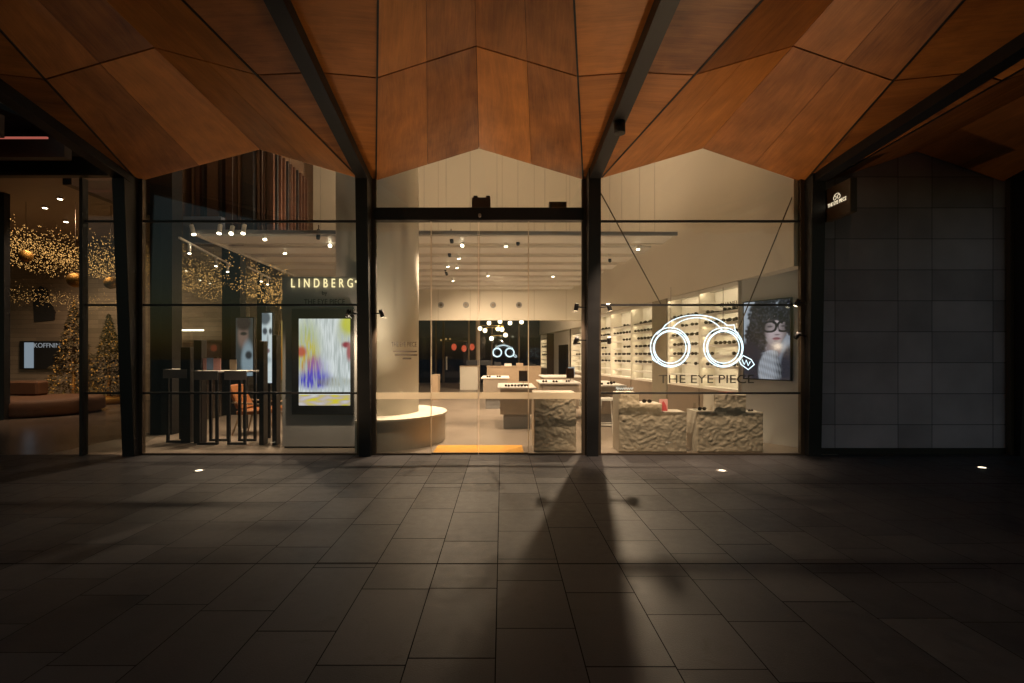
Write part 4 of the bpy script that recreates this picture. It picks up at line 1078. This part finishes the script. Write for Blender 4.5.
# stool seen between column and plinth
t = thing('bar_stool', 'pale metal stool between the black column and the stone plinth', 'stool', (wx(606, 9.4), 9.4, 0))
sx_ = wx(606, 9.4)
MB().box(sx_ - .16, sx_ + .16, 9.25, 9.55, .72, .76).build('seat', m_white, t)
for s1_ in (-1, 1):
    for s2_ in (-1, 1): MB().bar((sx_ + s1_ * .12, 9.4 + s2_ * .11, .72), (sx_ + s1_ * .18, 9.4 + s2_ * .16, .006), .022).build('leg', m_white, t)
for s2_ in (-1, 1): MB().bar((sx_ - .16, 9.4 + s2_ * .14, .25), (sx_ + .16, 9.4 + s2_ * .14, .25), .018).build('footrest', m_white, t)

# chandelier
CYY = 19.6
t = thing('chandelier', 'brass chandelier of glowing glass globes above the counter', 'chandelier', at(502, 318, CYY))
cpt = at(502, 326, CYY)
MB().cyl(cpt, Vector((cpt.x, cpt.y, 3.74)), .012, 8).build('stem', m_brass, t)
for px, py, dy in ((489, 323, .2), (500, 321.5, -.3), (510, 323, .3), (521.5, 322, 0), (480, 328.5, 0), (485, 330.5, -.3), (498, 329, .3), (502, 329.5, -.2), (491.5, 338.5, .1), (505.5, 335, .2)):
    p = at(px, py, CYY + dy)
    MB().cyl((cpt.x, cpt.y, p.z + .12), (p.x, p.y, p.z + .12), .008, 6).build('arm', m_brass, t)
    MB().cyl((p.x, p.y, p.z + .12), (p.x, p.y, p.z + .05), .012, 6).build('socket', m_brass, t)
    MB().sphere(p, .085, 12, 8).build('globe', m_globe, t)
MB().sphere(cpt + Vector((0, 0, -.02)), .07, 14, 10).build('hub', m_brass, t)
lamp('lamp', 'POINT', cpt + Vector((0, -.12, -.16)), 480, WARM, t, radius=.03)

# rear window to the dark street
RY = 27.4
t = thing('rear_window', 'dark rear window wall with slender frames and night street behind', 'window', (wx(480, RY), RY, 0))
ra, rb = wx(395, RY), wx(541, RY)
MB().box(ra, rb, RY, RY + .012, .02, 3.74).build('glass_pane', m_glass_b, t)
for px, wd in ((436, .05), (443.5, .06), (469, .05), (478, .12), (492, .04), (519, .05)):
    MB().box(wx(px, RY) - wd, wx(px, RY) + wd, RY - .05, RY - .001, 0.005, 3.74).build('frame_bar', m_bronze if px not in (478, 469) else m_oak, t)
MB().box(wx(443.5, RY), wx(469, RY), RY - .04, RY - .001, 2.36, 2.42).build('frame_bar', m_bronze, t)
MB().box(wx(446, RY) , wx(447.5, RY), RY - .09, RY - .06, .75, 1.5).build('door_handle', m_white, t)
tag(MB().box(-9.5, ra - .02, RY - .1, RY + .2, 0, 3.74).build('rear_wall', m_cream), 'cream wall left of the dark rear window', 'wall')
tag(MB().box(-14, 8, 33.5, 33.8, -.2, 4.6).build('street_wall', mat('night_street', (0.22, 0.27, 0.36), 0.6)), 'dark building across the street behind the rear window', 'wall')
for i, (px, py) in enumerate(((454, 347), (464, 348.5), (472, 347))):
    p = at(px, py, 29.6); o = MB().sphere(p, .16, 12, 8, 1.3); tag(o.build('lantern', m_redglow), '%s red lantern glowing beyond the rear window' % ('left', 'middle', 'right')[i], 'lantern', 'red lanterns beyond the rear window')
for i, (px, py) in enumerate(((441, 340), (446, 339), (450, 339))):
    p = at(px, py, 29.4); tag(MB().sphere(p, .06, 8, 6).build('street_bulb', m_fairy), 'warm bulb beyond the rear window, %s of three' % ('leftmost', 'middle', 'rightmost')[i], 'bulb', 'warm bulbs beyond the rear window')

# ================================================================== BLADE SIGN
t = thing('blade_sign', 'black projecting blade sign with glowing letters beside the stone wall', 'sign', (5.08, 7.2, 3.68))
MB().box(5.06, 5.16, 6.97, 7.53, 3.68, 4.18).build('sign_box', mat('sign_black', (0.05, 0.032, 0.018), 0.4), t, bevel=.006)
MB().bar((5.11, 7.50, 3.95), (5.0, 7.6, 3.95), .06).build('wall_bracket', m_black, t)
text_mesh('THE EYE PIECE', .055, m_signface, 'lettering', t, (5.056, 7.25, 3.905), rot=(R(90), 0, R(-90)), width=.40, depth=.002)
for s_ in (-1, 1):
    MB().tube([(5.056, 7.25 + s_ * .042 + .03 * math.cos(R(30 * k)), 3.985 + .03 * math.sin(R(30 * k))) for k in range(12)], .004, 5, close=True).build('spectacles_mark', m_signface, t)
MB().tube([(5.056, 7.25 + .055 * math.cos(R(18 * k)), 4.01 + .03 * math.sin(R(18 * k))) for k in range(11)], .004, 5).build('spectacles_mark', m_signface, t)

# ================================================================== GROUND LIGHTS
def ground_light(px, py, label, power, side=0):
    Y = FOC * EYE / (py - HY); p = at(px, py, Y)
    t = thing('ground_light', label, 'ground light', (p.x, p.y, .002), 'round lights set into the paving')
    MB().lathe([(.075, .001), (.075, .006), (.05, .008)], (p.x, p.y, 0), 24).build('rim', m_conc, t)
    MB().lathe([(.045, .0085), (.04, .010)], (p.x, p.y, 0), 20).build('lens', m_uplight, t)
    if power: lamp('lamp', 'SPOT', (p.x, p.y, .05), power, (1.0, .66, .36), t, aim=(p.x + side * 5.5, p.y + .8, 4.6), angle=82 if abs(side) > .5 else 118, blend=1, radius=.04)
ground_light(199, 471, 'round paving light before the left window, left of the screen', 190, 1)
ground_light(722, 471, 'round paving light before the window with the neon spectacles', 210, -.22)
ground_light(982, 468, 'round paving light before the dark stone wall', 0)

# ================================================================== MALL ON THE LEFT
m_brickw = grid_wall_mat('beige_stone', (0.30, 0.22, 0.15), (0.18, 0.13, 0.09), 0.16, (), .006, .45)
t = thing('mall_wall', 'beige stone wall at the back of the mall', 'wall', (-14, 17, 0))
MB().box(-30, -7.95, 17, 17.3, 0, 5.6).build('stone_facing', m_brickw, t)
tag(MB().box(-30, -7.4, FY + .1, 17.2, 5.6, 5.8).build('mall_ceiling', mat('mall_ceiling_paint', (0.36, 0.27, 0.19), 0.7)), kind='structure')
tag(MB().box(wx(-60, 11.8), wx(4, 11.8), 11.8, 11.95, 0, 5.6).build('portal_jamb', m_black), 'wide black jamb at the far left of the mall entrance', 'jamb')
# fairy lights: thousands of bulbs nobody could count
rng = random.Random(11)
bm = bmesh.new()
def octa(p, r):
    v = [bm.verts.new(p + Vector(d) * r) for d in ((1, 0, 0), (-1, 0, 0), (0, 1, 0), (0, -1, 0), (0, 0, 1), (0, 0, -1))]
    for a, b_, c in ((0, 2, 4), (2, 1, 4), (1, 3, 4), (3, 0, 4), (2, 0, 5), (1, 2, 5), (3, 1, 5), (0, 3, 5)): bm.faces.new((v[a], v[b_], v[c]))
for i in range(5200):
    Y = rng.uniform(12.0, 15.5); px = rng.uniform(-10, 290)
    x = wx(px, Y)
    zc_ = 4.75 - .21 * (px / 37.0) * .86
    d = rng.betavariate(1.1, 1.9)
    z = zc_ - .34 + d * (0.85 + .3 * (px > 140)) + .10 * math.sin(x * 2.3)
    octa(Vector((x, Y, z)), rng.uniform(.006, .0135))
for i in range(500):
    Y = rng.uniform(14.5, 16.5); px = rng.uniform(-5, 130); x = wx(px, Y)
    octa(Vector((x, Y, 3.55 - .10 * (px / 37) + rng.gauss(0, .13))), rng.uniform(.005, .010))
mb = MB(); mb.bm.free(); mb.bm = bm
tag(mb.build('fairy_lights', m_fairy), kind='stuff')
# Christmas trees
def xmas_tree(px, Y, h, label, seed):
    rng = random.Random(seed); x = wx(px, Y)
    t = thing('christmas_tree', label, 'christmas tree', (x, Y, 0), 'lit christmas trees in the mall')
    MB().cyl((x, Y, .25), (x, Y, h * .95), .06, 8, .015).build('trunk', m_walnut, t)
    MB().lathe([(.55, .005), (.6, .1), (.6, .22), (.55, .25)], (x, Y, 0), 24).build('base_ring', m_gold, t)
    bm = bmesh.new()
    for i in range(2600):
        f = rng.random() ** .7; z = .3 + (h - .3) * (1 - f); rad = .62 * f * (h / 3.2) * (.75 + .35 * rng.random()) * (.85 + .3 * abs(math.sin(z * 9)))
        a = rng.uniform(0, 6.283); p = Vector((x + rad * math.cos(a), Y + rad * math.sin(a), z))
        d = Vector((math.cos(a), math.sin(a), -.5 + rng.gauss(0, .3))).normalized() * .10; s = Vector((-math.sin(a), math.cos(a), rng.gauss(0, .4))) * .03
        bm.faces.new([bm.verts.new(p - s), bm.verts.new(p + s), bm.verts.new(p + d)])
    mb = MB(); mb.bm.free(); mb.bm = bm; mb.build('crown', m_leaf, t, recalc=False)
    lamp('lamp', 'POINT', (x, Y - .45, .42), 9, (1, .52, .12), t, radius=.08)  # no fixture: added point light for the yellow glow on the base ring
    bm2 = bmesh.new()
    for i in range(260):
        f = rng.random() ** .7; z = .35 + (h - .35) * (1 - f); rad = .66 * f * (h / 3.2) * rng.uniform(.85, 1.1); a = rng.uniform(0, 6.283)
        bmesh.ops.create_icosphere(bm2, subdivisions=1, radius=rng.uniform(.010, .022), matrix=Matrix.Translation((x + rad * math.cos(a), Y + rad * math.sin(a), z)))
    mb = MB(); mb.bm.free(); mb.bm = bm2; o = mb.build('tree_lights', m_fairy2, t); o['kind'] = 'stuff'
xmas_tree(74, 15.4, 3.35, 'golden christmas tree behind the dark sofa', 5)
xmas_tree(109, 15.8, 2.95, 'golden christmas tree seen through the glass beside the first column', 9)
def bauble(px, py, Y, r, label):
    p = at(px, py, Y); t = thing('bauble', label, 'bauble', p, 'large gold baubles hanging in the mall')
    MB().sphere(p, r, 20, 12).build('ball', m_gold, t); MB().cyl(p + Vector((0, 0, r)), Vector((p.x, p.y, 5.59)), .005, 6).build('cord', m_bronze, t)
bauble(26, 256, 12.5, .15, 'gold bauble hanging below the fairy lights at far left')
bauble(75.5, 280, 12.5, .19, 'gold bauble hanging over the christmas tree')
bauble(111, 283, 12.8, .16, 'gold bauble hanging beside the first black column')
# dark cutout on the stone wall
pts = [(32, 288), (36, 291), (40, 286), (47, 289), (49, 300), (55, 312), (54, 320), (34, 322)]
tag(MB().prism([at(a, b_, 16.96) for a, b_ in pts], (0, .03, 0)).build('wall_plaque', mat('dark_plaque', (0.035, 0.03, 0.028), 0.6)), 'dark irregular plaque on the beige mall wall', 'plaque')
# shop unit with sign
t = thing('shop_unit', 'small dark shop opening with white letters and a pale strip', 'shop unit', at(42, 372, 16.9))
MB().box(wx(20, 16.9), wx(64, 16.9), 16.88, 16.99, wz(369, 16.9), wz(341, 16.9)).build('fascia', m_dark, t)
MB().box(wx(24.5, 16.87), wx(33.5, 16.87), 16.86, 16.878, wz(368, 16.87), wz(342.5, 16.87)).build('light_panel', m_coolbox, t)
text_mesh('KOFFNIM', .16, m_signwhite, 'lettering', t, at(47, 345.6, 16.86), width=.92, depth=.003)
# sofa
t = thing('lounge_sofa', 'brown rounded sofa with a low back in the mall', 'sofa', (wx(42, 13), 13, 0))
MB().lathe([(1.25, .02), (1.35, .08), (1.35, .36), (1.28, .44)], (wx(35, 13), 13.2, 0), 40).build('seat', m_brown, t)
MB().box(wx(20, 14), wx(50, 14), 13.6, 14.0, .45, .86).build('backrest', m_brown, t, bevel=.05)
# lit counters seen through the left window
t = thing('mall_counter', 'dark mall shelf with a thin warm light line', 'shelf', (wx(185, 15.5), 15.5, 0))
MB().box(wx(150, 15.5), wx(220, 15.5), 15.5, 15.9, .005, 2.0).build('shelf_body', m_walnut, t)
MB().box(wx(172, 15.48), wx(204, 15.48), 15.46, 15.48, wz(331, 15.48), wz(329.5, 15.48)).build('light_line', m_globe, t)
MB().box(wx(150, 15.5), wx(240, 15.5), 15.92, 16.1, 2.1, 3.2).build('lintel', m_brickw, t)
# mall downlights
for i, (px, py) in enumerate(((60, 198), (66, 221), (45, 207))):
    Y = FOC * (5.58 - EYE) / (HY - py); p = at(px, py, Y)
    t = thing('downlight', 'small bright ceiling downlight in the mall, %s' % ('nearest', 'farthest', 'middle of three')[i], 'downlight', p, 'mall ceiling downlights')
    MB().cyl(p + Vector((0, 0, -.03)), p + Vector((0, 0, .02)), .07, 14).build('rim', m_white, t)
    MB().cyl(p + Vector((0, 0, -.036)), p + Vector((0, 0, -.031)), .05, 14).build('lens', m_lens, t)
    lamp('lamp', 'SPOT', p + Vector((0, 0, -.06)), 300, WARM, t, aim=(p.x - .3, p.y + 2.0, 0), angle=120, blend=.8)
